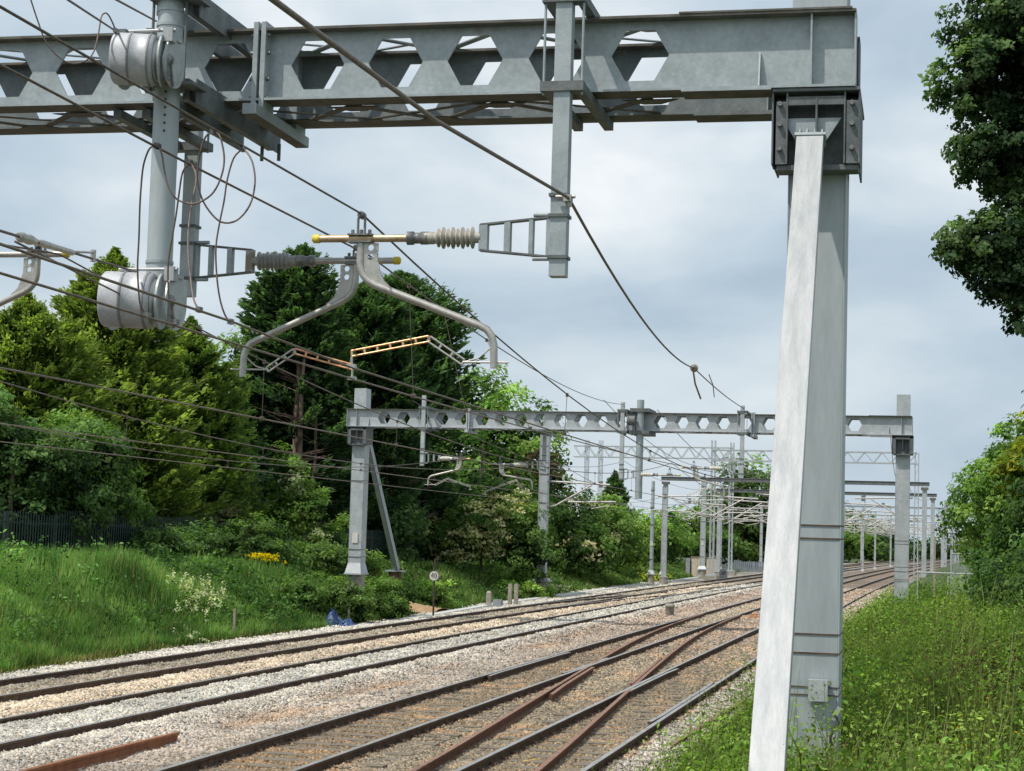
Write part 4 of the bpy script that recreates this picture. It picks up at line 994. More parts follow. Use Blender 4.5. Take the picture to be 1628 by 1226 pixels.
# ------------------------------------------------------------------ lineside things
t = Thing('speed_sign', 64.4, -17.7, -.35, 'round white 40 speed sign on a thin dark post beside the far track', 'speed sign')
m = MB(); m.tube([(64.4, -17.7, -.35), (64.4, -17.7, 1.85)], .035, 8); t.part('post', m, M['darkpost'])
m = MB(); m.lathe((64.36, -17.7, 1.28), (64.33, -17.7, 1.28), [(0, .20), (1, .20)], 32); pl = t.part('disc', m, M['signwhite'])
m = MB(); n = 32
for j in range(n):
    a0_, a1_ = 2*math.pi*j/n, 2*math.pi*(j+1)/n
    m.add([(64.325, -17.7+r*math.cos(x), 1.28+r*math.sin(x)) for r, x in ((.175, a0_), (.20, a0_), (.20, a1_), (.175, a1_))], [(0, 1, 2, 3)])
t.part('rim', m, M['black'], parent=pl)
def digits(mb, a, d, z, h, th):
    # 4
    mb.add([(a, d-.115, z-.02), (a, d-.015, z-.02), (a, d-.015, z-.02+th*.8), (a, d-.115, z-.02+th*.8)], [(0, 1, 2, 3)])
    mb.add([(a, d-.045, z-h/2), (a, d-.045+th, z-h/2), (a, d-.045+th, z+h/2), (a, d-.045, z+h/2)], [(0, 1, 2, 3)])
    mb.add([(a, d-.115, z-.02), (a, d-.115+th*.9, z-.02), (a, d-.045+th*.6, z+h/2), (a, d-.045, z+h/2)], [(0, 1, 2, 3)])
    n = 20; cx = d+.062
    for j in range(n):
        x0, x1 = 2*math.pi*j/n, 2*math.pi*(j+1)/n
        mb.add([(a, cx+rx*math.cos(x), z+rz*math.sin(x)) for (rx, rz), x in (((.045-th, h/2-th), x0), ((.048, h/2), x0), ((.048, h/2), x1), ((.045-th, h/2-th), x1))], [(0, 1, 2, 3)])
m = MB(); digits(m, 64.324, -17.7, 1.28, .2, .024); t.part('numerals', m, M['black'], parent=pl)
m = MB(); m.box(-17.72, -17.68, 64.36, 64.44, 1.68, 1.9); t.part('cap', m, M['darkpost'])

m = MB(); k = 0
for a0_ in np.arange(61, 168, 1.0):
    da = toeL(a0_)+.75; db = toeL(a0_+1)+.75
    for q0, q1, z0, z1 in ((-.22, .22, -.45, -.20), (-.19, .19, -.20, -.165)):
        m.hexa([(a0_, da+q0, z0), (a0_, da+q1, z0), (a0_+.985, db+q1, z0), (a0_+.985, db+q0, z0), (a0_, da+q0, z1), (a0_, da+q1, z1), (a0_+.985, db+q1, z1), (a0_+.985, db+q0, z1)])
solo('cable_trough', m, M['trough'], 61, -18, -.4, 'long pale concrete cable trough running along the foot of the left bank', 'cable trough')
m = MB(); m.box(-18.35, -17.9, 57.6, 60.9, -.34, -.27); solo('board', m, M['darkpost'], 58, -18, -.3, 'dark flat board lying between the blue sheet and the cable trough', 'board')

# crumpled blue sheet
r_ = np.random.default_rng(3); n = 15; vs = []; fs = []
for i in range(n):
    for j in range(n):
        u, v = i/(n-1)-.5, j/(n-1)-.5; h = .26*math.exp(-((u+.32)/.13)**2-(v/.35)**2)*1.5+.16*math.exp(-((u-.1)/.28)**2-(v/.3)**2)+r_.normal(0, .035)
        vs.append((56.8+v*1.2+r_.normal(0, .03), -18.6+u*1.15+r_.normal(0, .03), -.30+1.5*max(0, h)*(1 if abs(v) < .45 and abs(u) < .47 else .15)))
for i in range(n-1):
    for j in range(n-1): fs.append((i*n+j, i*n+j+1, (i+1)*n+j+1, (i+1)*n+j))
m = MB(); m.add(vs, fs); solo('tarpaulin', m, M['blue'], 58.6, -18.5, -.35, 'crumpled blue plastic sheet dumped at the edge of the far ballast', 'tarpaulin')
def stake(a, d, h, label, mat='wood', w=.05, z0=None, name='wooden_stake'):
    z0 = float(zg(a, d))-.1 if z0 is None else z0
    m = MB(); m.hexa([(a-w/2, d-w/2, z0), (a-w/2, d+w/2, z0), (a+w/2, d+w/2, z0), (a+w/2, d-w/2, z0), (a-w/2+.02, d-w/2+.01, z0+h), (a-w/2+.02, d+w/2-.0, z0+h), (a+w/2, d+w/2, z0+h-.015), (a+w/2, d-w/2+.01, z0+h-.015)])
    return solo(name, m, M[mat], a, d, z0, label, 'stake' if name == 'wooden_stake' else 'post')
stake(48.6, -19.1, .95, 'pale wooden stake on the grass bank, right of the white flowers', w=.07)
stake(57.8, -18.75, .85, 'grey wooden stake at the left end of the blue sheet', w=.06)
stake(60.6, -18.9, 1.0, 'rusty brown stake behind the blue sheet', 'rustpost', w=.08)
m = MB(); m.box(-19.0, -18.7, 60.55, 60.75, .32, .58); solo('sign_back', m, M['darkpost'], 60.6, -18.9, .3, 'small dark plate on top of the rusty stake', 'plate')
m = MB(); m.box(-18.62, -18.42, 75.9, 76.1, -.5, .35); m.hexa([(75.9, -18.62, .35), (75.9, -18.42, .35), (76.1, -18.42, .35), (76.1, -18.62, .35), (75.95, -18.58, .42), (75.95, -18.46, .42), (76.05, -18.46, .42), (76.05, -18.58, .42)])
solo('marker_post', m, M['dirtconc'], 76, -18.5, -.4, 'squat concrete marker post, left one beside the point equipment', 'post')
for x, lb in ((-17.95, 'taller concrete post, left of the pair behind the point motor'), (-17.68, 'taller concrete post, right of the pair behind the point motor')):
    m = MB(); m.box(x-.08, x+.08, 77.4, 77.56, -.5, .72); solo('marker_post', m, M['dirtconc'], 77.5, x, -.4, lb, 'post')
t = Thing('point_motor', 74.6, -17.75, -.35, 'grey point motor box lying beside the far track near the concrete posts', 'point motor')
m = MB(); m.box(-18.15, -17.45, 74.3, 74.9, -.35, -.1); t.part('case', m, M['greybox']); m = MB(); m.box(-17.95, -17.6, 74.4, 74.8, -.1, .12); t.part('cover', m, M['greybox']); m = MB(); m.tube([(74.6, -17.45, -.2), (74.6, -16.4, -.2)], .03, 6); t.part('drive_rod', m, M['railside'])
m = MB(); m.lathe((72, -10.15, -.3), (72, -10.15, .32), [(0, .17), (.75, .17), (.8, .20), (.93, .2), (1, .14)], 16)
solo('signal_post', m, M['dirtconc'], 72, -10.15, -.3, 'short stubby grey post standing in the ballast between the second and third tracks', 'post')
# pale timbers across the turnout
for i, (a, w_) in enumerate([(71.6, 1.0), (70.6, .9), (69.5, 1.0), (68.6, .8)]):
    m = MB(); m.box(-8.17-w_/2, -8.17+w_/2, a-.11, a+.11, -.20, -.14)
    solo('timber', m, M['concrete'] if i % 2 else M['signwhite'], a, -8.17, -.2, 'pale flat slab lying between the rails of the third track at the points', 'slab', 'pale slabs between the rails at the points')
m = MB(); m.tube([(73, -7.35, -.16), (73.2, -6.9, -.1), (72.8, -6.5, -.14), (73.1, -6.3, -.17)], .05, 6); m.box(-7.1, -6.9, 73.4, 73.8, -.2, -.02)
solo('points_clamp', m, M['dlamp'], 73, -6.9, -.17, 'orange painted clamp lying beside the points of the third track', 'clamp')
t_ = smooth([(25.3, -5.78, -.13), (25.0, -5.66, -.1), (24.63, -5.5, -.15), (24.2, -5.38, -.15), (24.2, -5.26, -.13), (24.6, -5.16, -.15), (24.2, -5.1, -.16), (23.37, -5.06, -.15), (22.9, -5.2, -.16)])
solo('yellow_cable', MB().tube(t_, .014, 6), M['yellowcable'], 24, -5.3, -.15, 'thin yellow cable snaking over the ballast by the rusty crossover rail', 'cable')
# beige cabinets
for d0, w_, a_, lb, mt in ((-20.15, 1.05, 151, 'beige trackside cabinet, left one with a grey side, beside the pale square mast', 'beige'), (-18.85, 1.1, 151, 'beige trackside cabinet, right one of the two', 'beige')):
    t = Thing('trackside_cabinet', a_, d0, 0, lb, 'cabinet')
    m = MB(); m.box(d0-w_/2, d0+w_/2, a_-.35, a_+.35, -.3, 1.35); t.part('case', m, M[mt])
    m = MB(); m.box(d0-w_/2-.05, d0+w_/2+.05, a_-.4, a_+.4, 1.35, 1.43); t.part('roof', m, M['tan'])
    m = MB(); m.box(d0-w_/2+.06, d0-.02, a_-.37, a_-.352, -.2, 1.28); m.box(d0+.02, d0+w_/2-.06, a_-.37, a_-.352, -.2, 1.28); t.part('door', m, M['beige'])
m = MB(); m.box(-21.1, -20.75, 150.5, 151.2, -.2, 1.3); solo('trackside_cabinet', m, M['greybox'], 151, -21, 0, 'narrow grey cabinet at the left end of the beige pair', 'cabinet')
for x, lb in ((-19.6, 'dark grey rounded box in front of the left beige cabinet'), (-17.75, 'grey junction box right of the beige cabinets')):
    m = MB(); m.box(x-.3, x+.3, 148.6, 149.2, -.4, .35); m.lathe((148.6, x, .3), (149.2, x, .3), [(0, .28), (1, .28)], 12); solo('junction_box', m, M['greybox'], 149, x, -.3, lb, 'box')
# green palisade fence on the left, grey one far behind
def fence(pts, h, label, mat, pitch=.16, pw=.075, zf=None, lod=1, bay=2.75):
    t = Thing('palisade_fence', pts[0][0], pts[0][1], 0, label, 'fence')
    m = MB(); posts = MB()
    for (a0_, d0_), (a1_, d1_) in zip(pts[:-1], pts[1:]):
        L_ = math.hypot(a1_-a0_, d1_-d0_); n = int(L_/pitch)
        for i in range(n):
            u = i/n; a = a0_+(a1_-a0_)*u; d = d0_+(d1_-d0_)*u; z = float(zg(a, d))
            ta, td = (a1_-a0_)/L_*pw/2, (d1_-d0_)/L_*pw/2
            m.add([(a-ta, d-td, z), (a+ta, d+td, z), (a+ta, d+td, z+h-.08), (a, d, z+h), (a-ta, d-td, z+h-.08)], [(0, 1, 2, 3, 4)])
        n = max(1, int(L_/bay))
        for i in range(n):
            u0, u1 = i/n, (i+1)/n; p = [(a0_+(a1_-a0_)*u, d0_+(d1_-d0_)*u) for u in (u0, u1)]
            z_ = [float(zg(*x)) for x in p]
            for zz in (.35, h-.35): m.beam((p[0][0]-.03, p[0][1]-.03, z_[0]+zz), (p[1][0]-.03, p[1][1]-.03, z_[1]+zz), .04, .05)
            m2 = MB(); m2.box(p[0][1]-.1, p[0][1]-.0, p[0][0]-.05, p[0][0]+.05, z_[0], z_[0]+h-.05); t.part('post', m2, mat)
    t.part('pales', m, mat); return t
fence([(42, -26.0), (60, -25.8), (78, -25.4), (98, -25.2)], 1.85, 'dark green palisade fence at the top of the left bank under the trees', M['greenfence'])
fence([(180, -23.3), (186, -17.6), (205, -16.8)], 1.25, 'pale grey palisade fence in the distance behind the beige cabinets', M['greyfence'], .25, .2)
# mesh panel and rail on the right
t = Thing('mesh_gate', 56, 1.0, 1.2, 'grey wire mesh gate panel standing by the right-hand hedge', 'gate')
z0 = 1.15
m = MB()
for x in (.55, 1.5): m.tube([(56, x, z0), (56, x, z0+1.55)], .025, 6)
for z in (z0+.2, z0+1.53): m.tube([(56, .55, z), (56, 1.5, z)], .02, 6)
t.part('frame', m, M['mesh'])
m = MB()
for i in range(24): x = .57+.92*i/23; m.box(x-.004, x+.004, 55.996, 56.004, z0+.2, z0+1.52)
for i in range(30): z = z0+.22+1.28*i/29; m.box(.56, 1.49, 55.995, 56.003, z-.004, z+.004)
t.part('mesh_panel', m, M['mesh'])
t = Thing('handrail', 54, .2, 1, 'low pale tubular handrail left of the mesh gate', 'handrail')
m = MB(); m.tube([(54, -.45, 2.13), (54, 1.3, 2.13)], .022, 6); t.part('rail', m, M['mesh'])
for x in (-.40, .45, 1.25):
    m = MB(); m.tube([(54, x, .9), (54, x, 2.12)], .022, 6); t.part('post', m, M['mesh'])
stake(60, .05, 2.2, 'slim timber post rising from the bushes left of the mesh gate', w=.07, z0=1.0, name='timber_post')
# house behind the left trees
t = Thing('house', 74, -41, 1, 'pale roofed house glimpsed through the trees at the left edge', 'house')
m = MB(); m.box(-46, -38, 72, 80, 0, 6.8); t.part('wall', m, M['brick'])
m = MB(); m.extd([(71.5, 6.8), (80.5, 6.8), (76, 10.0)], -46.3, -37.6); t.part('roof', m, M['roof'])
for x in (-44, -40.5):
    m = MB(); m.box(x-.6, x+.6, 71.96, 72.03, 4, 5.3); w_ = t.part('window', m, M['signwhite']); m = MB(); m.box(x-.5, x+.5, 71.93, 71.958, 4.1, 5.2); t.part('pane', m, M['black'], parent=w_)

# ------------------------------------------------------------------ foliage
def leaf_quads(C, Nn, Tn, l, w):
    B = np.cross(Nn, Tn); B /= (np.linalg.norm(B, axis=1)[:, None]+1e-9)
    T = Tn
    fold = Nn*(w*.35)[:, None]
    V = np.stack([C-T*l[:, None], C+B*w[:, None]+fold, C+T*l[:, None], C-B*w[:, None]+fold], 1)
    return V.reshape(-1, 3)
def unit(v): return v/(np.linalg.norm(v, axis=1)[:, None]+1e-9)
class Leaves:
    def __init__(s): s.V = []; s.T = []
    def add(s, V, T): s.V.append(V); s.T.append(T)
    def mesh(s, name, mat):
        V = np.concatenate(s.V); T = np.concatenate(s.T); F = np.arange(len(V)).reshape(-1, 4)
        return npmesh(name, V, F, np.clip(T, .004, .95), mat)
def lobe_leaves(L_, lobes, dens, size, cols, seed, gap=.28, clump=None, flowers=None, aspect=.55, droop=.0, inner=.5):
    """lobes: (x,y,z,rx,ry,rz) in world coordinates"""
    r = np.random.default_rng(seed); cl = clump or size*4.5
    for (x, y, z, rx, ry, rz) in lobes:
        area = 4*math.pi*((rx*ry)**1.6/3+(rx*rz)**1.6/3+(ry*rz)**1.6/3)**(1/1.6)
        nc = max(12, int(area*dens*1.6/(cl*cl)))
        D = unit(r.normal(size=(nc, 3))); rad = 1-np.abs(r.normal(0, .13, nc)); rad *= (.82+.36*vnoise(D, 2.3, seed+int(x*7) % 97)); inn = r.random(nc) < .28; rad[inn] *= r.uniform(.3, .85, inn.sum())
        cc = np.array([x, y, z])+D*rad[:, None]*np.array([rx, ry, rz])
        keep = vnoise(cc, 1.1/cl*.35, seed+5) > gap*.8; cc = cc[keep]; D = D[keep]; rad = rad[keep]; nc = len(cc)
        if nc == 0: continue
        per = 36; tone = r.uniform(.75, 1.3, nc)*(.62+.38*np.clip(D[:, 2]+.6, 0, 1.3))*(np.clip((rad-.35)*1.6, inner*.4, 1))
        mix = np.clip(vnoise(cc, .5/cl, seed+2)+r.normal(0, .18, nc), 0, 1)
        idx = np.repeat(np.arange(nc), per); n = len(idx)
        off = unit(r.normal(size=(n, 3)))*r.random(n)[:, None]**.5*cl*.62; off[:, 2] *= .62; off[:, 2] -= droop*np.linalg.norm(off[:, :2], axis=1)
        C = cc[idx]+off
        nn = unit(D[idx]*.75+off/cl*.6+np.array([0, 0, .55])+r.normal(0, .48, (n, 3)))
        tt = unit(np.cross(nn, r.normal(size=(n, 3))))
        s_ = size*r.uniform(.45, 1.35, n)
        c0, c1, c2 = [np.array(c) for c in cols]
        mm = mix[idx][:, None]; c = np.where(mm < .5, c0*(1-mm*2)+c1*mm*2, c1*(2-mm*2)+c2*(mm*2-1))
        c = c*tone[idx][:, None]*r.uniform(.7, 1.3, n)[:, None]
        if flowers is not None:
            fc, frac = flowers; fsel = (vnoise(cc, .9, seed+8) > 1-frac)[idx] & (r.random(n) < .75) & (off[:, 2] > -.1*cl)
            c[fsel] = np.array(fc)*r.uniform(.8, 1.1, fsel.sum())[:, None]
        L_.add(leaf_quads(C, nn, tt, s_*.62, s_*aspect*.62), c)
def conifer_leaves(L_, x, y, z0, H, Rb, cols, seed, nb=520, per=46, size=.17, base=.04, up=.35, pw=.75, gapf=None, tip=.0, cap=2.0, rough=.4):
    r = np.random.default_rng(seed); nb0 = nb
    u = r.random(nb)**.85*(1-base)+base; ph = r.uniform(0, 2*math.pi, nb)
    bulge = 1-rough/2+rough*vnoise(np.stack([np.cos(ph)*1.5, np.sin(ph)*1.5, u*5], -1), 1.3, seed)
    Lb = Rb*np.minimum((1-u)**pw, cap*(1-u)+.02)*bulge*r.uniform(.70, 1.12, nb)*np.clip(u*6+.5, .5, 1)
    root = np.stack([x+0*u, y+0*u, z0+H*u*(1-up*.12)], -1)
    dirh = np.stack([np.cos(ph), np.sin(ph), 0*ph], -1)
    if gapf is not None:
        k = gapf(u, dirh, r); root, dirh, Lb, u = root[k], dirh[k], Lb[k], u[k]; nb = len(u)
    tone = r.uniform(.55, 1.2, nb); mixb = r.random(nb)
    idx = np.repeat(np.arange(nb), per); n = len(idx)
    t = r.uniform(.28, 1, n)**.7
    lat = np.cross(dirh, [0, 0, 1]); wdt = .30*Lb[idx]*(1.12-t)+.06
    q = r.normal(0, .55, n)*wdt
    C = root[idx]+dirh[idx]*(Lb[idx]*t)[:, None]+lat[idx]*q[:, None]
    C[:, 2] += up*Lb[idx]*t**1.8-np.abs(q)*.25+r.normal(0, .07, n)
    T = unit(dirh[idx]+lat[idx]*(q/(wdt+.01)*.55)[:, None]+np.stack([0*t, 0*t, up*1.3*t], -1)+r.normal(0, .38, (n, 3)))
    nn = unit(np.array([0, 0, 1.])+dirh[idx]*.55+r.normal(0, .4, (n, 3))); nn = unit(nn-T*np.sum(nn*T, 1)[:, None])
    s_ = size*r.uniform(.6, 1.35, n)*np.where(u[idx] > .88, .55, 1)
    c0, c1, c2 = [np.array(c) for c in cols]
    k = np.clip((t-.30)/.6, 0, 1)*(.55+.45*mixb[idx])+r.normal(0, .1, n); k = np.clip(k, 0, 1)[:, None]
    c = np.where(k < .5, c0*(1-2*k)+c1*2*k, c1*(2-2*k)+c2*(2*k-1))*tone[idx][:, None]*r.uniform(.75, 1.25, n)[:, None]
    L_.add(leaf_quads(C, nn, T, s_, s_*.36), c)
def trunk_mb(a, d, z0, h, r0, seed, limbs=5, lean=.0, spread=.5, twigs=0):
    rr = random.Random(seed); m = MB(); pts = []; k = 8
    for i in range(k+1):
        u = i/k; pts.append((a+rr.uniform(-.06, .06)*h*.15*u, d+lean*u*h+rr.uniform(-.05, .05)*h*.12*u, z0-.2+(h+.2)*u))
    m.tube(pts, [r0*(1.25 if i == 0 else 1)*(1-.8*i/k) for i in range(k+1)], 9)
    for i in range(limbs):
        u = rr.uniform(.25, .85); p = pts[int(u*k)]; an = rr.uniform(0, 6.28); ln = h*spread*rr.uniform(.25, .6)*(1.1-u)
        q = [tuple(np.array(p)+np.array([math.cos(an)*ln*v, math.sin(an)*ln*v, ln*.7*v**1.3])) for v in (0, .35, .7, 1)]
        m.tube(q, [r0*.45*(1-u*.6), r0*.33*(1-u*.6), r0*.2*(1-u*.6), r0*.08], 6)
    for i in range(twigs):
        u = rr.uniform(.05, .75); p = np.array(pts[int(u*k)]); an = rr.uniform(0, 6.28); ln = rr.uniform(.6, 2.2)
        q = [tuple(p+np.array([math.cos(an)*ln*v, math.sin(an)*ln*v, ln*(.25*v+rr.uniform(-.05, .1))])) for v in (0, .5, 1)]
        m.tube(q, [.03, .02, .008], 4)
    return m
LEAVES = 0
def tree(name, a, d, H, label, cat, kind, group=None, seed=1, trunk=(.18, 5), mat='bark', twigs=0, **kw):
    """kind: function filling a Leaves object given world base"""
    global LEAVES
    z0 = float(zg(a, d)); t = Thing(name, a, d, z0, label, cat, group)
    L_ = Leaves(); kind(L_, a, d, z0)
    me = L_.mesh('crown', M['leaf']); LEAVES += len(me.polygons)
    me.transform(t.Mi); o = bpy.data.objects.new('crown', me); COL.objects.link(o); o.parent = t.o
    t.part('trunk', trunk_mb(a, d, z0, H*.86, trunk[0], seed, trunk[1], twigs=twigs), M[mat])
    return t
def lobes_at(a, d, z0, lst):
    out = []
    for da, dd, z, ra, rd, rz in lst:
        p = W(a+da, d+dd); out.append((p[0], p[1], z0+z, (ra+rd)/2, (ra+rd)/2, rz))
    return out
GOLD = [(.032, .062, .022), (.125, .19, .05), (.38, .46, .12)]
GOLD2 = [(.030, .058, .022), (.10, .17, .048), (.31, .41, .11)]
DARK = [(.018, .038, .022), (.055, .11, .052), (.15, .25, .11)]
MID = [(.035, .075, .022), (.11, .20, .055), (.26, .39, .11)]
LIGHT = [(.055, .12, .026), (.17, .30, .065), (.35, .50, .13)]
DEEP = [(.028, .062, .024), (.085, .165, .055), (.21, .33, .11)]
YG = [(.08, .12, .016), (.24, .29, .03), (.46, .44, .05)]
MAPLE = [(.026, .058, .030), (.085, .155, .066), (.23, .34, .14)]
def con(H, Rb, cols, seed, **kw):
    def f(L_, a, d, z0):
        p = W(a, d); tops = kw.pop('tops', 4); conifer_leaves(L_, p[0], p[1], z0, H, Rb, cols, seed, **kw)
        r = np.random.default_rng(seed+900)
        for i in range(tops):   # secondary leaders rising round the main one
            an = r.uniform(0, 6.28); rr = Rb*r.uniform(.25, .62); hh = H*r.uniform(.22, .34); zt = H*(1-.55*(rr/Rb))*r.uniform(.86, .97)
            conifer_leaves(L_, p[0]+math.cos(an)*rr, p[1]+math.sin(an)*rr, z0+zt-hh*r.uniform(.85, 1.0), hh, Rb*r.uniform(.22, .38), cols, seed+50+i, nb=90, per=30, size=kw.get('size', .17)*.85, pw=.9)
    return f
def lob(lst, dens, size, cols, seed, **kw):
    def f(L_, a, d, z0): lobe_leaves(L_, lobes_at(a, d, z0, lst), dens, size, cols, seed, **kw)
    return f
# golden conifers behind the green fence
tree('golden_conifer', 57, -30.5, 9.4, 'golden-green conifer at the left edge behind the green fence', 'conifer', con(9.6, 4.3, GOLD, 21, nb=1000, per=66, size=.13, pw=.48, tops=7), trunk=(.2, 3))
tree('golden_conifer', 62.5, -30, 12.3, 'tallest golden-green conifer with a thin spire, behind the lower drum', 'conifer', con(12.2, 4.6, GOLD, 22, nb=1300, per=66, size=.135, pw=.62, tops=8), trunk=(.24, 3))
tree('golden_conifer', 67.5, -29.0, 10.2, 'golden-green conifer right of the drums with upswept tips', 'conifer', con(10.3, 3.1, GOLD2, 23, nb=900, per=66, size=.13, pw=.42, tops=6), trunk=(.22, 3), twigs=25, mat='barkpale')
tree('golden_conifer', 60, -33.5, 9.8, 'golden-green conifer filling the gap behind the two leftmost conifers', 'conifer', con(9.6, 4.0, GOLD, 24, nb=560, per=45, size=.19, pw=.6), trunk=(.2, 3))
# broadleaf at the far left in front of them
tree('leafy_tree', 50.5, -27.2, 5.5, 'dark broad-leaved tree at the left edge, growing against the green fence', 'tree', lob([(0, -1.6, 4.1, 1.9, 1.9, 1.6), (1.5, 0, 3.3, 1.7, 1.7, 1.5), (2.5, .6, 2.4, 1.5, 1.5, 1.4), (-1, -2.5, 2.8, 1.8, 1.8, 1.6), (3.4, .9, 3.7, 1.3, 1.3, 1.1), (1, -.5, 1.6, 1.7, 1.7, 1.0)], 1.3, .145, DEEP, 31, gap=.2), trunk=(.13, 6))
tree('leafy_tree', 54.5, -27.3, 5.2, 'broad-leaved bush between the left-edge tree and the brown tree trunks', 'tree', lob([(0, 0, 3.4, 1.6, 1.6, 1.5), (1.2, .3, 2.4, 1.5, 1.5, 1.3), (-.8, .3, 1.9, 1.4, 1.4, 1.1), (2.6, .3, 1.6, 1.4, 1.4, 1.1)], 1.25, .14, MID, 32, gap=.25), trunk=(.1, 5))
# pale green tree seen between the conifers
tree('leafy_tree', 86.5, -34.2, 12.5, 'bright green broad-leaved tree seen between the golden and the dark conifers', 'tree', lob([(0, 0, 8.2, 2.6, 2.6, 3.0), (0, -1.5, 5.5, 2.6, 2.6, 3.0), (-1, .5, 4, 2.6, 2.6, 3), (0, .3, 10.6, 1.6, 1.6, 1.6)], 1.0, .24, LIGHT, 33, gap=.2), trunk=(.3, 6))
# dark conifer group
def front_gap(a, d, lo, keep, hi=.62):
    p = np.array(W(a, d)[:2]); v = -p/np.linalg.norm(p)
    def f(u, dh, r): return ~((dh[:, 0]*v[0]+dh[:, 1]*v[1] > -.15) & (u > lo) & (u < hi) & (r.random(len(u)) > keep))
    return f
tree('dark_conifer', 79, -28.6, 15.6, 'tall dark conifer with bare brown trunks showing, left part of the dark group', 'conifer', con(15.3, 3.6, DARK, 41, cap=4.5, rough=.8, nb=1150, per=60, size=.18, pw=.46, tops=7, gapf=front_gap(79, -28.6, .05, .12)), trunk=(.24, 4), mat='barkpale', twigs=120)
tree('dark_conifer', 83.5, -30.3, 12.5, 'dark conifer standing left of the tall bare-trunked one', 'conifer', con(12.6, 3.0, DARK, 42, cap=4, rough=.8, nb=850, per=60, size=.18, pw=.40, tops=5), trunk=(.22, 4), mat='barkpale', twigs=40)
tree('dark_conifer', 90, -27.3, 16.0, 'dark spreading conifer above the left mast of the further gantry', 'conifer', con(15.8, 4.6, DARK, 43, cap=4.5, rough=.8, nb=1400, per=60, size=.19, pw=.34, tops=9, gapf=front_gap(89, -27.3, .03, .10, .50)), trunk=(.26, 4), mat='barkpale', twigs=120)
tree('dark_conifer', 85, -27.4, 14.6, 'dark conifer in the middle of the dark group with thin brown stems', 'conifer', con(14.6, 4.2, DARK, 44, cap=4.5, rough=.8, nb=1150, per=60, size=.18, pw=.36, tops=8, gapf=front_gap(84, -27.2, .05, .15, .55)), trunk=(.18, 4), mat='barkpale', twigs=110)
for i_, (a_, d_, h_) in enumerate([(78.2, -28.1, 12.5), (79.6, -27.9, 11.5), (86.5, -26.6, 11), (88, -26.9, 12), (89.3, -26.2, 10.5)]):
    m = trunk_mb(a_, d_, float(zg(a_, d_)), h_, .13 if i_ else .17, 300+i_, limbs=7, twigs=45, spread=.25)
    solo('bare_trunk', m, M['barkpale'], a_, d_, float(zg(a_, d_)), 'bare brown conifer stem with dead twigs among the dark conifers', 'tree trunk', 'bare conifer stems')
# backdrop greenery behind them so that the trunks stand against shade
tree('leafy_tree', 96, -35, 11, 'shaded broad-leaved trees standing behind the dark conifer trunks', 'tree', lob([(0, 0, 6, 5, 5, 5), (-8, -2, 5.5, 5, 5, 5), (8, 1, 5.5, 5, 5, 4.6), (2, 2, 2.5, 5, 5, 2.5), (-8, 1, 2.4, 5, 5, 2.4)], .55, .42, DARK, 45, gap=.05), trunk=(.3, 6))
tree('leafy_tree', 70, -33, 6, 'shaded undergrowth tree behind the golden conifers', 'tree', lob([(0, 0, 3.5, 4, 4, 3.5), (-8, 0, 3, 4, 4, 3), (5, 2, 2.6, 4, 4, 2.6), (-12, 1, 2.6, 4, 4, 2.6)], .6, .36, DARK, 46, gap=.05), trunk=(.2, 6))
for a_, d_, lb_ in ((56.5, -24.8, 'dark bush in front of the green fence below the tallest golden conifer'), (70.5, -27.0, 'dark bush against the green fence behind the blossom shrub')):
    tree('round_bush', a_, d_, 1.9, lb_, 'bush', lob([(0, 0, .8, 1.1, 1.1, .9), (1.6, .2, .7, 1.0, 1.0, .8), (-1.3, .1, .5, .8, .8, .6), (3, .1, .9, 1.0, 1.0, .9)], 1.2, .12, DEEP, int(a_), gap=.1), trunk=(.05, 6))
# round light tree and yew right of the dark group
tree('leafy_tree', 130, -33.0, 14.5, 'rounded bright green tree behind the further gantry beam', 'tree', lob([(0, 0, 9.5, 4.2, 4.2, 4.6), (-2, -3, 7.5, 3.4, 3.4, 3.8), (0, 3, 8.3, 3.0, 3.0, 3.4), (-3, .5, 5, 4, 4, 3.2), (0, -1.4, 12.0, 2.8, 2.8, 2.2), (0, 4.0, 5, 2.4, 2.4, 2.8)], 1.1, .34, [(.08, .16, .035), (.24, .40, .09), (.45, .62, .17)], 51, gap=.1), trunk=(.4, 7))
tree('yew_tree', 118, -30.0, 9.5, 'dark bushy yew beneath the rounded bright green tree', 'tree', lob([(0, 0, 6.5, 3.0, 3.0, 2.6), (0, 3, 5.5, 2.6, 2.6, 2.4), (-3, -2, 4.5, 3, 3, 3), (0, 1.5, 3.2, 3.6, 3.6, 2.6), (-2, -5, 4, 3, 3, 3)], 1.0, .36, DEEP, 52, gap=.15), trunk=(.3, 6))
tree('yew_tree', 124, -27.3, 9.0, 'dark evergreen with a brownish side standing right of the rounded tree', 'tree', lob([(0, 0, 5.5, 2.0, 2.0, 3.4), (0, .6, 7.8, 1.1, 1.1, 1.4), (-1, 1, 2.8, 2.6, 2.6, 2.2)], 1.0, .32, [(.02, .03, .012), (.05, .06, .025), (.13, .095, .05)], 53, gap=.2), trunk=(.25, 5))
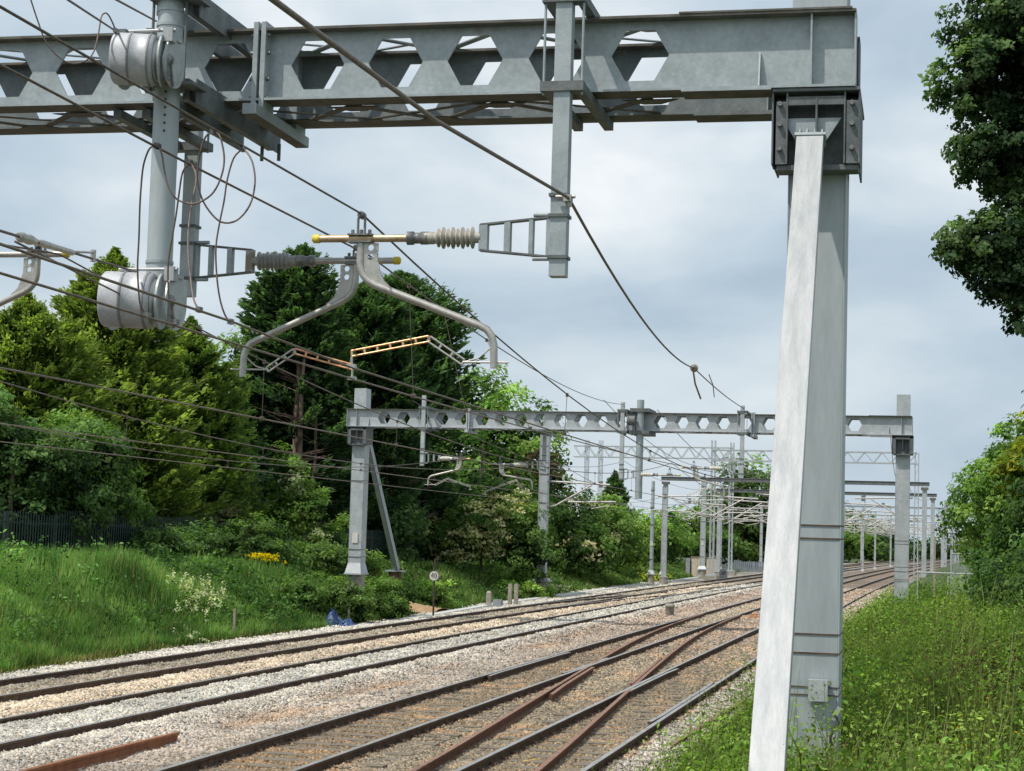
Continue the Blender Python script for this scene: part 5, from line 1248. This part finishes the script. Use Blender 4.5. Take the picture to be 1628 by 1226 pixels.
# shrubs on the bank
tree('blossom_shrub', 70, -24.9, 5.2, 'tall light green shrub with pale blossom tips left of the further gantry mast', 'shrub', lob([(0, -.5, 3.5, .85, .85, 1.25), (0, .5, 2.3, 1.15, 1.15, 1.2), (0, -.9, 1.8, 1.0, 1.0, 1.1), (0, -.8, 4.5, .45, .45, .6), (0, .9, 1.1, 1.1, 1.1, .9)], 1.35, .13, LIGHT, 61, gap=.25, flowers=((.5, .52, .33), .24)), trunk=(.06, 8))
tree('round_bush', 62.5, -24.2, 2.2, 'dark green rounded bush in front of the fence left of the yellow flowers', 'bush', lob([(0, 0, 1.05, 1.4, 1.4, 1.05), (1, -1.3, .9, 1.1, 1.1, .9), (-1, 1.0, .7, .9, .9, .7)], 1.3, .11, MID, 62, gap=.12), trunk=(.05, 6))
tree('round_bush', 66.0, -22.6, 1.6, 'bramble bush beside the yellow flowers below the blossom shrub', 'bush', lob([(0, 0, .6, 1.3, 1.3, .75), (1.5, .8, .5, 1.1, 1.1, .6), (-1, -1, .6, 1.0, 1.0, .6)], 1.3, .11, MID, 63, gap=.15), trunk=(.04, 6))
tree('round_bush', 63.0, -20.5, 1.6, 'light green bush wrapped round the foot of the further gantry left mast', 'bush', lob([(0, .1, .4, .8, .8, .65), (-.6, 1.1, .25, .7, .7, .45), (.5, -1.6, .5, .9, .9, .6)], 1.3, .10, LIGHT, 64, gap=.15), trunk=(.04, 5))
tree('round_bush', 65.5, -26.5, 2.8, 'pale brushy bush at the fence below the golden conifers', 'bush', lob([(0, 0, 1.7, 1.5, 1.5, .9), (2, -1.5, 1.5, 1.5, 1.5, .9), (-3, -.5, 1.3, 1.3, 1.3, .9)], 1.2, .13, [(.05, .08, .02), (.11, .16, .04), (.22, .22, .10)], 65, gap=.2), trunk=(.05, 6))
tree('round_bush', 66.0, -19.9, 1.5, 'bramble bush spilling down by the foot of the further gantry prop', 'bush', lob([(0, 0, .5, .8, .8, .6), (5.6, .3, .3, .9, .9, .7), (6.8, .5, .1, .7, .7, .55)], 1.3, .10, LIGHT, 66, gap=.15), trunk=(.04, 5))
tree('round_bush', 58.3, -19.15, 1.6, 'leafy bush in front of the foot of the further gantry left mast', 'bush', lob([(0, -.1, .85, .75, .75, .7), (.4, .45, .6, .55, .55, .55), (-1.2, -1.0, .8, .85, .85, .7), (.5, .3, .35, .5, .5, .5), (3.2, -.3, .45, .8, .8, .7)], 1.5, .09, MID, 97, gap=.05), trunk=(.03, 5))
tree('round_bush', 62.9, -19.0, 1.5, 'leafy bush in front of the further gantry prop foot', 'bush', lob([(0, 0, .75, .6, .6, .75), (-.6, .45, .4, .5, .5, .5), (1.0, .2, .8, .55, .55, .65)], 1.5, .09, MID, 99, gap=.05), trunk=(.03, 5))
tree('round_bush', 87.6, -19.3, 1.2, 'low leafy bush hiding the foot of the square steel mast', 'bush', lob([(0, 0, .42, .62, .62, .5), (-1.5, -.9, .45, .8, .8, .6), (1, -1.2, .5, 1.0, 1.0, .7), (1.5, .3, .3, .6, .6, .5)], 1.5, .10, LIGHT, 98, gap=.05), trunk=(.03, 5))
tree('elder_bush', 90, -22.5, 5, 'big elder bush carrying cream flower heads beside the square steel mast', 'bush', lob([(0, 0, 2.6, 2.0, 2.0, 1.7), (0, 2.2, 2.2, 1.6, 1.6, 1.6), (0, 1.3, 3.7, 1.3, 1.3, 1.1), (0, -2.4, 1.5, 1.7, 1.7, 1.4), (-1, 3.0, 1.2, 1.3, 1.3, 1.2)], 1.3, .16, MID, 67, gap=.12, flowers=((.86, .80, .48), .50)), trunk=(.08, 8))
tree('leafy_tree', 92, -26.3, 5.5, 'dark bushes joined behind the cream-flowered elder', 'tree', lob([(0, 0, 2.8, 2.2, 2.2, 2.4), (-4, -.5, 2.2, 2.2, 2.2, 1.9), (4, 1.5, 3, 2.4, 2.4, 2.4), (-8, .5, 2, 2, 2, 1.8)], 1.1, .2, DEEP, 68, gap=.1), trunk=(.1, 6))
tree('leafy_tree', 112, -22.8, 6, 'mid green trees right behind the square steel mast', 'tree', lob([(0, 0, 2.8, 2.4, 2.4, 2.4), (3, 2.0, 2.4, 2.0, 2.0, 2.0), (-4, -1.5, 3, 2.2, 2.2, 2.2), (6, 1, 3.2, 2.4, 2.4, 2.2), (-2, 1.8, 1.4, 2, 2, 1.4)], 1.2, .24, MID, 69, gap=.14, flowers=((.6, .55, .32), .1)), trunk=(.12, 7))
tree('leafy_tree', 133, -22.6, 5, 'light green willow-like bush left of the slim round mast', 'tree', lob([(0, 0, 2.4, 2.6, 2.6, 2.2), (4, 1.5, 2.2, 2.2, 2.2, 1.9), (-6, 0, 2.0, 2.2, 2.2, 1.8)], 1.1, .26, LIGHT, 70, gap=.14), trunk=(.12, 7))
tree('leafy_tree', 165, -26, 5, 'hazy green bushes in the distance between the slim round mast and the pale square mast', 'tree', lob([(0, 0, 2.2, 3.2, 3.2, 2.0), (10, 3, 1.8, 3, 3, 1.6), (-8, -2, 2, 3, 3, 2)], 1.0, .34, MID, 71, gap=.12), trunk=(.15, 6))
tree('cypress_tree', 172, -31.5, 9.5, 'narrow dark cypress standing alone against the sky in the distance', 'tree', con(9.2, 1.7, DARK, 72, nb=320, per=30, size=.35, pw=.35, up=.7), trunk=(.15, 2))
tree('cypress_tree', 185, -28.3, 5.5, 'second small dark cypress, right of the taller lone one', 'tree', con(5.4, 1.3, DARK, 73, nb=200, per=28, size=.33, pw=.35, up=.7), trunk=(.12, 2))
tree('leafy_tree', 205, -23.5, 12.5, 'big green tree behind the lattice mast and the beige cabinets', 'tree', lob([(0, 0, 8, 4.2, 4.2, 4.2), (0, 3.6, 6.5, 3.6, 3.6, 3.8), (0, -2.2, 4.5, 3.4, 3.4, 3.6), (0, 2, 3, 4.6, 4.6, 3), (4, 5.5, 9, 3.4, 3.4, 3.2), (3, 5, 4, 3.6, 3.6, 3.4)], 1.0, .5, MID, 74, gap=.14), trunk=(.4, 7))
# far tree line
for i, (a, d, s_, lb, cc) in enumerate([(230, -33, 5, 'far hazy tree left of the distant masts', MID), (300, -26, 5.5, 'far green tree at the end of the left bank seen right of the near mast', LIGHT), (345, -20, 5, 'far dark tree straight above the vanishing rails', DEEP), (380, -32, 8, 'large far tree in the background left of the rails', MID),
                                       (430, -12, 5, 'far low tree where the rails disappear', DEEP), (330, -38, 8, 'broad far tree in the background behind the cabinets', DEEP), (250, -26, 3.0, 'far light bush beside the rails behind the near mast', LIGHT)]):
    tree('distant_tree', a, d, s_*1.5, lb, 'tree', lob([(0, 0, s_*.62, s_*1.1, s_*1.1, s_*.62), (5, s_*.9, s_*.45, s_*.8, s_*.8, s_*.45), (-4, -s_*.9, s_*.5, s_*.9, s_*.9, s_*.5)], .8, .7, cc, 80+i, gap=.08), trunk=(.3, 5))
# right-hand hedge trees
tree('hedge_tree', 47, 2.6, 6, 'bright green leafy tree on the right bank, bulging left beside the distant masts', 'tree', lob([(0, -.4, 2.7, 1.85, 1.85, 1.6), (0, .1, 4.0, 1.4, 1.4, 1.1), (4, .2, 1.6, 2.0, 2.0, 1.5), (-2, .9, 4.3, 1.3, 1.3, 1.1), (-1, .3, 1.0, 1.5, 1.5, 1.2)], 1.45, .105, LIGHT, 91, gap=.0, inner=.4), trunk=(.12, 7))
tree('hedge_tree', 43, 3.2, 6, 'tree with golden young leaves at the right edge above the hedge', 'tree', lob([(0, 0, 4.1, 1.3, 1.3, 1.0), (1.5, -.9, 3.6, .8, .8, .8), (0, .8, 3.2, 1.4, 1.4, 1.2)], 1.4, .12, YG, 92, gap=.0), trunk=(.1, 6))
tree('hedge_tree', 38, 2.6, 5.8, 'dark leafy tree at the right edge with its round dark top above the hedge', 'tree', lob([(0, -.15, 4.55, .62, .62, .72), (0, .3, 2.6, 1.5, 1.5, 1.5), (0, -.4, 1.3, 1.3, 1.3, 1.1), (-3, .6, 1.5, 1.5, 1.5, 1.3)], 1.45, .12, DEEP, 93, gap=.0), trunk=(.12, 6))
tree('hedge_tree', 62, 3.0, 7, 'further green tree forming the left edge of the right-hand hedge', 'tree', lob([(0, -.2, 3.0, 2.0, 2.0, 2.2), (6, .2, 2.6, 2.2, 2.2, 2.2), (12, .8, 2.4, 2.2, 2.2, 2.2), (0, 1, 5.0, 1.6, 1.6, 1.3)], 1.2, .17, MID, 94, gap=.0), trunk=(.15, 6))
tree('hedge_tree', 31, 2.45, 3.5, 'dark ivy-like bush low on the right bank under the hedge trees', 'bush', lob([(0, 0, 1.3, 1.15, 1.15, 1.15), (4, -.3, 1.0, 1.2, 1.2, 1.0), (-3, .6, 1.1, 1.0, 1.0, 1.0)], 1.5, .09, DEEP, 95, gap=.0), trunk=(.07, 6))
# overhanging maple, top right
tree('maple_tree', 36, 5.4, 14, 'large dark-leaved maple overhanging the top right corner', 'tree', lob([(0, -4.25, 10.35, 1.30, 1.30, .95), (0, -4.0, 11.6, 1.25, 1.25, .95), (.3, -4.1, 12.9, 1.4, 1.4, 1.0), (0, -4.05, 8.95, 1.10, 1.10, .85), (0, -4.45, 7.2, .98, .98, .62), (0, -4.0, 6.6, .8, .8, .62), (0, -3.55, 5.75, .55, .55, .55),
    (.5, -3.0, 8.2, 1.4, 1.4, 2.2), (.5, -2.6, 11.3, 2.0, 2.0, 2.4), (1, -1.5, 9, 2.6, 2.6, 3.2), (0, 1.0, 10, 3, 3, 3.4)], 1.5, .088, MAPLE, 96, gap=.36, clump=.36, aspect=.8, droop=.2), trunk=(.35, 9))
print('tree leaves', LEAVES)

# ------------------------------------------------------------------ grass and weeds
def blades(n, a0, a1, dfun, h0, h1, w, cols, seed, lean=.35, skip=None, pw=1.0):
    r = np.random.default_rng(seed); u = r.random(n)
    a = 1/((1-u)/a0+u/a1) if pw else a0+(a1-a0)*u; d = dfun(a, r)
    z = zg(a, d); P = Wn(a, d, z); k = inview(P, 1.2)
    if skip is not None: k &= ~skip(a, d)
    a, d, P = a[k], d[k], P[k]; n = len(a)
    sc_ = 1+np.clip((a-35)/60, 0, 1.5)
    hmod = .55+.9*vnoise(P, .55, seed+1)
    h = r.uniform(h0, h1, n)*hmod*np.where((d < -17) & (a > 51), .62, 1.0); ww = w*sc_*r.uniform(.7, 1.3, n)
    an = r.uniform(0, 2*math.pi, n); side = np.stack([np.cos(an), np.sin(an), 0*an], -1); ln = unit(np.stack([r.normal(size=n)+.25, r.normal(size=n)-.15, 0*an], -1))
    tip = P+np.stack([0*h, 0*h, h], -1)+ln*(h*lean*r.uniform(.3, 1.3, n))[:, None]
    mid = P+np.stack([0*h, 0*h, h*.6], -1)+ln*(h*lean*.28)[:, None]
    V = np.stack([P-side*ww[:, None]*.5, P+side*ww[:, None]*.5, mid+side*ww[:, None]*.42, mid-side*ww[:, None]*.42, tip+side*ww[:, None]*.05, tip-side*ww[:, None]*.05], 1).reshape(-1, 3)
    i = np.arange(n)[:, None]*6; F = np.concatenate([i+np.array([[0, 1, 2, 3]]), i+np.array([[3, 2, 4, 5]])], 1).reshape(-1, 4)
    m = np.clip(vnoise(P, .8, seed+3)*.8+vnoise(P, 3.0, seed+4)*.4-.1+r.normal(0, .12, n), 0, 1)[:, None]; c0, c1, c2 = [np.array(c) for c in cols]
    c = np.where(m < .5, c0*(1-2*m)+c1*2*m, c1*(2-2*m)+c2*(2*m-1))*r.uniform(.7, 1.3, n)[:, None]
    st = r.random(n) < .05+.10*vnoise(P, 1.7, seed+9); c[st] = np.array([.40, .36, .17])*r.uniform(.6, 1.1, st.sum())[:, None]
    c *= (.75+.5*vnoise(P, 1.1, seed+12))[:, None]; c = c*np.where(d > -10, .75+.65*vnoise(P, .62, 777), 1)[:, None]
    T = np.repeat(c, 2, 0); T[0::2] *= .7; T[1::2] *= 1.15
    return V, F, T
def add_sheet(name, parts, label, cat, mat='grass'):
    Vs, Fs, Ts = [], [], []; o_ = 0
    for V, F, T in parts: Vs.append(V); Fs.append(F+o_); Ts.append(T); o_ += len(V)
    me = npmesh(name, np.concatenate(Vs), np.concatenate(Fs), np.clip(np.concatenate(Ts), .003, .95), M[mat])
    o = bpy.data.objects.new(name, me); COL.objects.link(o); print(name, len(me.polygons)); return meta(o, label, cat, kind='stuff')
GR = [(.065, .14, .038), (.145, .275, .072), (.31, .46, .15)]
GRD = [(.045, .09, .026), (.10, .19, .05), (.25, .34, .11)]
dl1 = lambda a, r: toeL(a)-.1-r.random(len(a))**.9*8.0
soilskip = lambda a, d: (np.abs(a-68.8) < 1.7) & (d > toeL(a)-2.4+.6*np.abs(a-68.8))
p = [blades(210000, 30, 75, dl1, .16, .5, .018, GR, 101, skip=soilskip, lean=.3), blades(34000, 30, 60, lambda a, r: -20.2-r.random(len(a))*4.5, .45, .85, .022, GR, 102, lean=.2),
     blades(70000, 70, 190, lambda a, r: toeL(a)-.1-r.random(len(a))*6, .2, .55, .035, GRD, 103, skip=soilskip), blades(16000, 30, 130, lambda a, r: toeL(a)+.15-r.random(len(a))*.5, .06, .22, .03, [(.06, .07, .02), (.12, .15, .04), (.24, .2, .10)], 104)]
PB = p
def weeds(n, a0, a1, dfun, h0, h1, size, cols, seed, per=22, mask=None):
    r = np.random.default_rng(seed); u = r.random(n); a = 1/((1-u)/a0+u/a1); d = dfun(a, r); z = zg(a, d)
    P = Wn(a, d, z); k = inview(P, 1.2)
    if mask is not None: k &= mask(a, d, r)
    a, d, P = a[k], d[k], P[k]; n = len(a); H = r.uniform(h0, h1, n)*(.35+1.35*vnoise(P, 1.3, seed+1)); shade_ = (.5+.75*vnoise(P, 2.1, seed+7))*(.72+.75*vnoise(P, .62, 777))
    idx = np.repeat(np.arange(n), per); m = len(idx); v = r.random(m)**.75
    sp = .10+.16*H[idx]; off = r.normal(size=(m, 2))*sp[:, None]*.75
    C = P[idx]+np.stack([off[:, 0], off[:, 1], H[idx]*v], -1)
    nn = unit(np.stack([off[:, 0]*2.5, off[:, 1]*2.5, .8+0*v], -1)+r.normal(0, .45, (m, 3))); tt = unit(np.cross(nn, r.normal(size=(m, 3))))
    s_ = size*r.uniform(.5, 1.4, m)*(1+np.clip((a[idx]-14)/34, 0, 1.3)); mm = np.clip(vnoise(P, 1.3, seed+2)[idx]*.7+vnoise(P, 5, seed+3)[idx]*.35+r.normal(0, .12, m), 0, 1)[:, None]
    c0, c1, c2 = [np.array(c) for c in cols]; c = np.where(mm < .5, c0*(1-2*mm)+c1*2*mm, c1*(2-2*mm)+c2*(2*mm-1))
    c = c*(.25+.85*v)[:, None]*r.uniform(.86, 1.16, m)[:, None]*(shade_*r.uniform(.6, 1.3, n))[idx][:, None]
    V = leaf_quads(C, nn, tt, s_, s_*.5); return V, np.arange(len(V)).reshape(-1, 4), c
dr1 = lambda a, r: -2.5+r.random(len(a))*(3.2+a*.14)
WD = [(.055, .115, .022), (.18, .31, .055), (.40, .53, .13)]
WY = [(.08, .12, .016), (.20, .26, .03), (.42, .40, .06)]
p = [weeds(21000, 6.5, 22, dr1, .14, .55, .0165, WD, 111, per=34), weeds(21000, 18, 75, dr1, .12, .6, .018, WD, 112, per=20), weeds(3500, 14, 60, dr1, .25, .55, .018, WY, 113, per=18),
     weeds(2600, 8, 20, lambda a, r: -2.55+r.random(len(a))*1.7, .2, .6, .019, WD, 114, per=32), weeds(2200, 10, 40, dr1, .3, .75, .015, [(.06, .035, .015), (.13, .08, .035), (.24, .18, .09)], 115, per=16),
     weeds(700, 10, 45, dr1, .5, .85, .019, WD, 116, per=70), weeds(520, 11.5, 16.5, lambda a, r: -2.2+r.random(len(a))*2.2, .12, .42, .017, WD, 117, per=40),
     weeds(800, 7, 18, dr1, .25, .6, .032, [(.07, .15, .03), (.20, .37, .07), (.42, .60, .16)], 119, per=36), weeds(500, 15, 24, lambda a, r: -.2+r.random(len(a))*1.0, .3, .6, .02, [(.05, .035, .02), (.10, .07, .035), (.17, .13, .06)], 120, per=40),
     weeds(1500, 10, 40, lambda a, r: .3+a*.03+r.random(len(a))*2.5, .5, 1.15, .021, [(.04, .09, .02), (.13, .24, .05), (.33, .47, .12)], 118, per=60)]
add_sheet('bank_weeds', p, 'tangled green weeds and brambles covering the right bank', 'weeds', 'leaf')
p = [blades(2600, 7, 45, dr1, .7, 1.35, .009, [(.12, .14, .05), (.25, .27, .11), (.42, .38, .2)], 123, lean=.3), blades(110000, 6.5, 60, dr1, .2, .65, .008, [(.05, .09, .016), (.11, .18, .03), (.26, .27, .09)], 121), blades(5000, 13, 40, lambda a, r: -3.4+r.random(len(a))*.9, .08, .35, .010, [(.07, .1, .02), (.16, .2, .04), (.3, .28, .12)], 122)]
add_sheet('bank_grass', p, 'thin grass stems growing through the weeds on the right bank', 'grass')
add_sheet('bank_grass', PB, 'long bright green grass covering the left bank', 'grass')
dlw = lambda a, r: toeL(a)-.6-r.random(len(a))**.8*6.5
p = [weeds(1500, 31, 56, dlw, .45, .8, .03, [(.04, .09, .026), (.095, .20, .055), (.22, .36, .12)], 141, per=22), weeds(2600, 48, 130, dlw, .2, .55, .034, [(.035, .08, .024), (.09, .18, .05), (.20, .31, .10)], 142, per=18)]
add_sheet('bank_weeds', p, 'leafy nettles and weeds standing in the grass of the left bank', 'weeds', 'leaf')
# flowers
def flower_patch(name, a, d, ra, rd, n, z0, z1, col, size, label, seed, stem=True, spike=False, cat='flowers', hg=.0):
    r = np.random.default_rng(seed); t = Thing(name, a, d, float(zg(a, d)), label, cat)
    aa = a+r.normal(0, ra/2, n); dd = d+r.normal(0, rd/2, n); zz = zg(aa, dd); P = Wn(aa, dd, zz+r.uniform(z0, z1, n))
    per = 26 if spike else 7; idx = np.repeat(np.arange(n), per); m = len(idx)
    off = r.normal(size=(m, 3))*(np.array([.035, .035, .10]) if spike else np.array([.035, .035, .02]))*(size/.03)
    C = P[idx]+off; nn = unit(off+r.normal(0, .02, (m, 3))+np.array([0, 0, .02])); tt = unit(np.cross(nn, r.normal(size=(m, 3)))); s_ = size*r.uniform(.6, 1.3, m)
    V = leaf_quads(C, nn, tt, s_, s_*.7); me = npmesh('blossom', V, np.arange(len(V)).reshape(-1, 4), np.array(col)*r.uniform(.8, 1.15, m)[:, None], M['leaf']); t.raw('blossom', me)
    sm = MB()
    st = []
    for i in range(n):
        x = (aa[i], dd[i], zz[i]); st.append(x)
    L_ = Leaves(); k2 = n*9; id2 = np.repeat(np.arange(n), 9); v = r.random(k2)
    C2 = Wn(aa, dd, zz)[id2]+np.stack([r.normal(0, .06, k2), r.normal(0, .06, k2), v*(P[id2, 2]-zz[id2])], -1); nn = unit(r.normal(size=(k2, 3))+np.array([0, 0, .8])); tt = unit(np.cross(nn, r.normal(size=(k2, 3))))
    s2 = np.full(k2, size*1.6); L_.add(leaf_quads(C2, nn, tt, s2, s2*.4), np.array([.07, .14, .03])*r.uniform(.6, 1.4, k2)[:, None]); t.raw('leaves', L_.mesh('leaves', M['leaf']))
    return t
flower_patch('lupin_clump', 48.0, -20.1, 1.3, .95, 30, .6, 1.25, (.80, .78, .62), .036, 'clump of tall white flower spikes on the left grass bank', 131, spike=True)
flower_patch('daisy_patch', 45.6, -19.15, .8, .8, 22, .15, .4, (.75, .75, .6), .035, 'small cream flowers at the foot of the left bank below the white spikes', 132)
flower_patch('yellow_flowers', 60.0, -22.6, .6, .42, 120, .55, .78, (.80, .60, .01), .042, 'patch of bright yellow flowers on the left bank crest', 133)
flower_patch('yellow_flowers', 20.5, .1, 1.6, .45, 15, .4, .6, (.75, .5, .02), .012, 'few small yellow flowers among the weeds lower right', 134)
flower_patch('yellow_flowers', 15.3, .40, 1.8, .5, 26, .38, .55, (.75, .5, .02), .010, 'scattered yellow flowers in the weeds near the right edge', 135)
flower_patch('pink_blossom', 14.2, .02, .3, .12, 5, .4, .5, (.75, .5, .5), .014, 'pale pink bramble blossom in the right-hand weeds', 136)
flower_patch('white_flowers', 96, -19.9, 3.0, .8, 34, .3, .6, (.7, .7, .55), .05, 'small white flowers on the bank right of the square steel mast', 137)
flower_patch('yellow_flowers', 128, -19.9, 4.5, .8, 60, .4, .8, (.6, .6, .06), .06, 'yellowish flowering weeds between the slim round mast and the cabinets', 138)
# landslip of bare soil beside the prop foot
n = 14; vs = []; fs = []; r_ = np.random.default_rng(9)
for i in range(n):
    for j in range(n):
        u, v = i/(n-1), j/(n-1); a = 67.3+3.2*u; d = toeL(68)+.35-(2.5*v)*(1-.35*abs(u-.5)*2)
        vs.append((a, float(d), float(zg(a, d))+.12+.22*math.sin(math.pi*u)*(1-v*.6)+r_.normal(0, .012)))
for i in range(n-1):
    for j in range(n-1): fs.append((i*n+j, i*n+j+1, (i+1)*n+j+1, (i+1)*n+j))
m = MB(); m.add(vs, fs, True); o = solo('soil_heap', m, M['soil'], 68.5, -19, 0, 'heap of bare orange soil slipping down the bank beside the prop foot', 'soil', kind='structure')

# give every blocky steel part of the near gantry softened edges
for o in list(COL.objects):
    if o.type == 'MESH' and o.name.split('.')[0] in ('prop', 'mast', 'drop_post', 'splice_plate', 'mast_seat', 'bracket_frame', 'post', 'case'):
        b = o.modifiers.new('bevel', 'BEVEL'); b.width = .004; b.segments = 2; b.limit_method = 'ANGLE'; b.angle_limit = R(50)
sc.render.engine = 'CYCLES'
sc.cycles.max_bounces = 6; sc.cycles.diffuse_bounces = 3; sc.cycles.transparent_max_bounces = 4
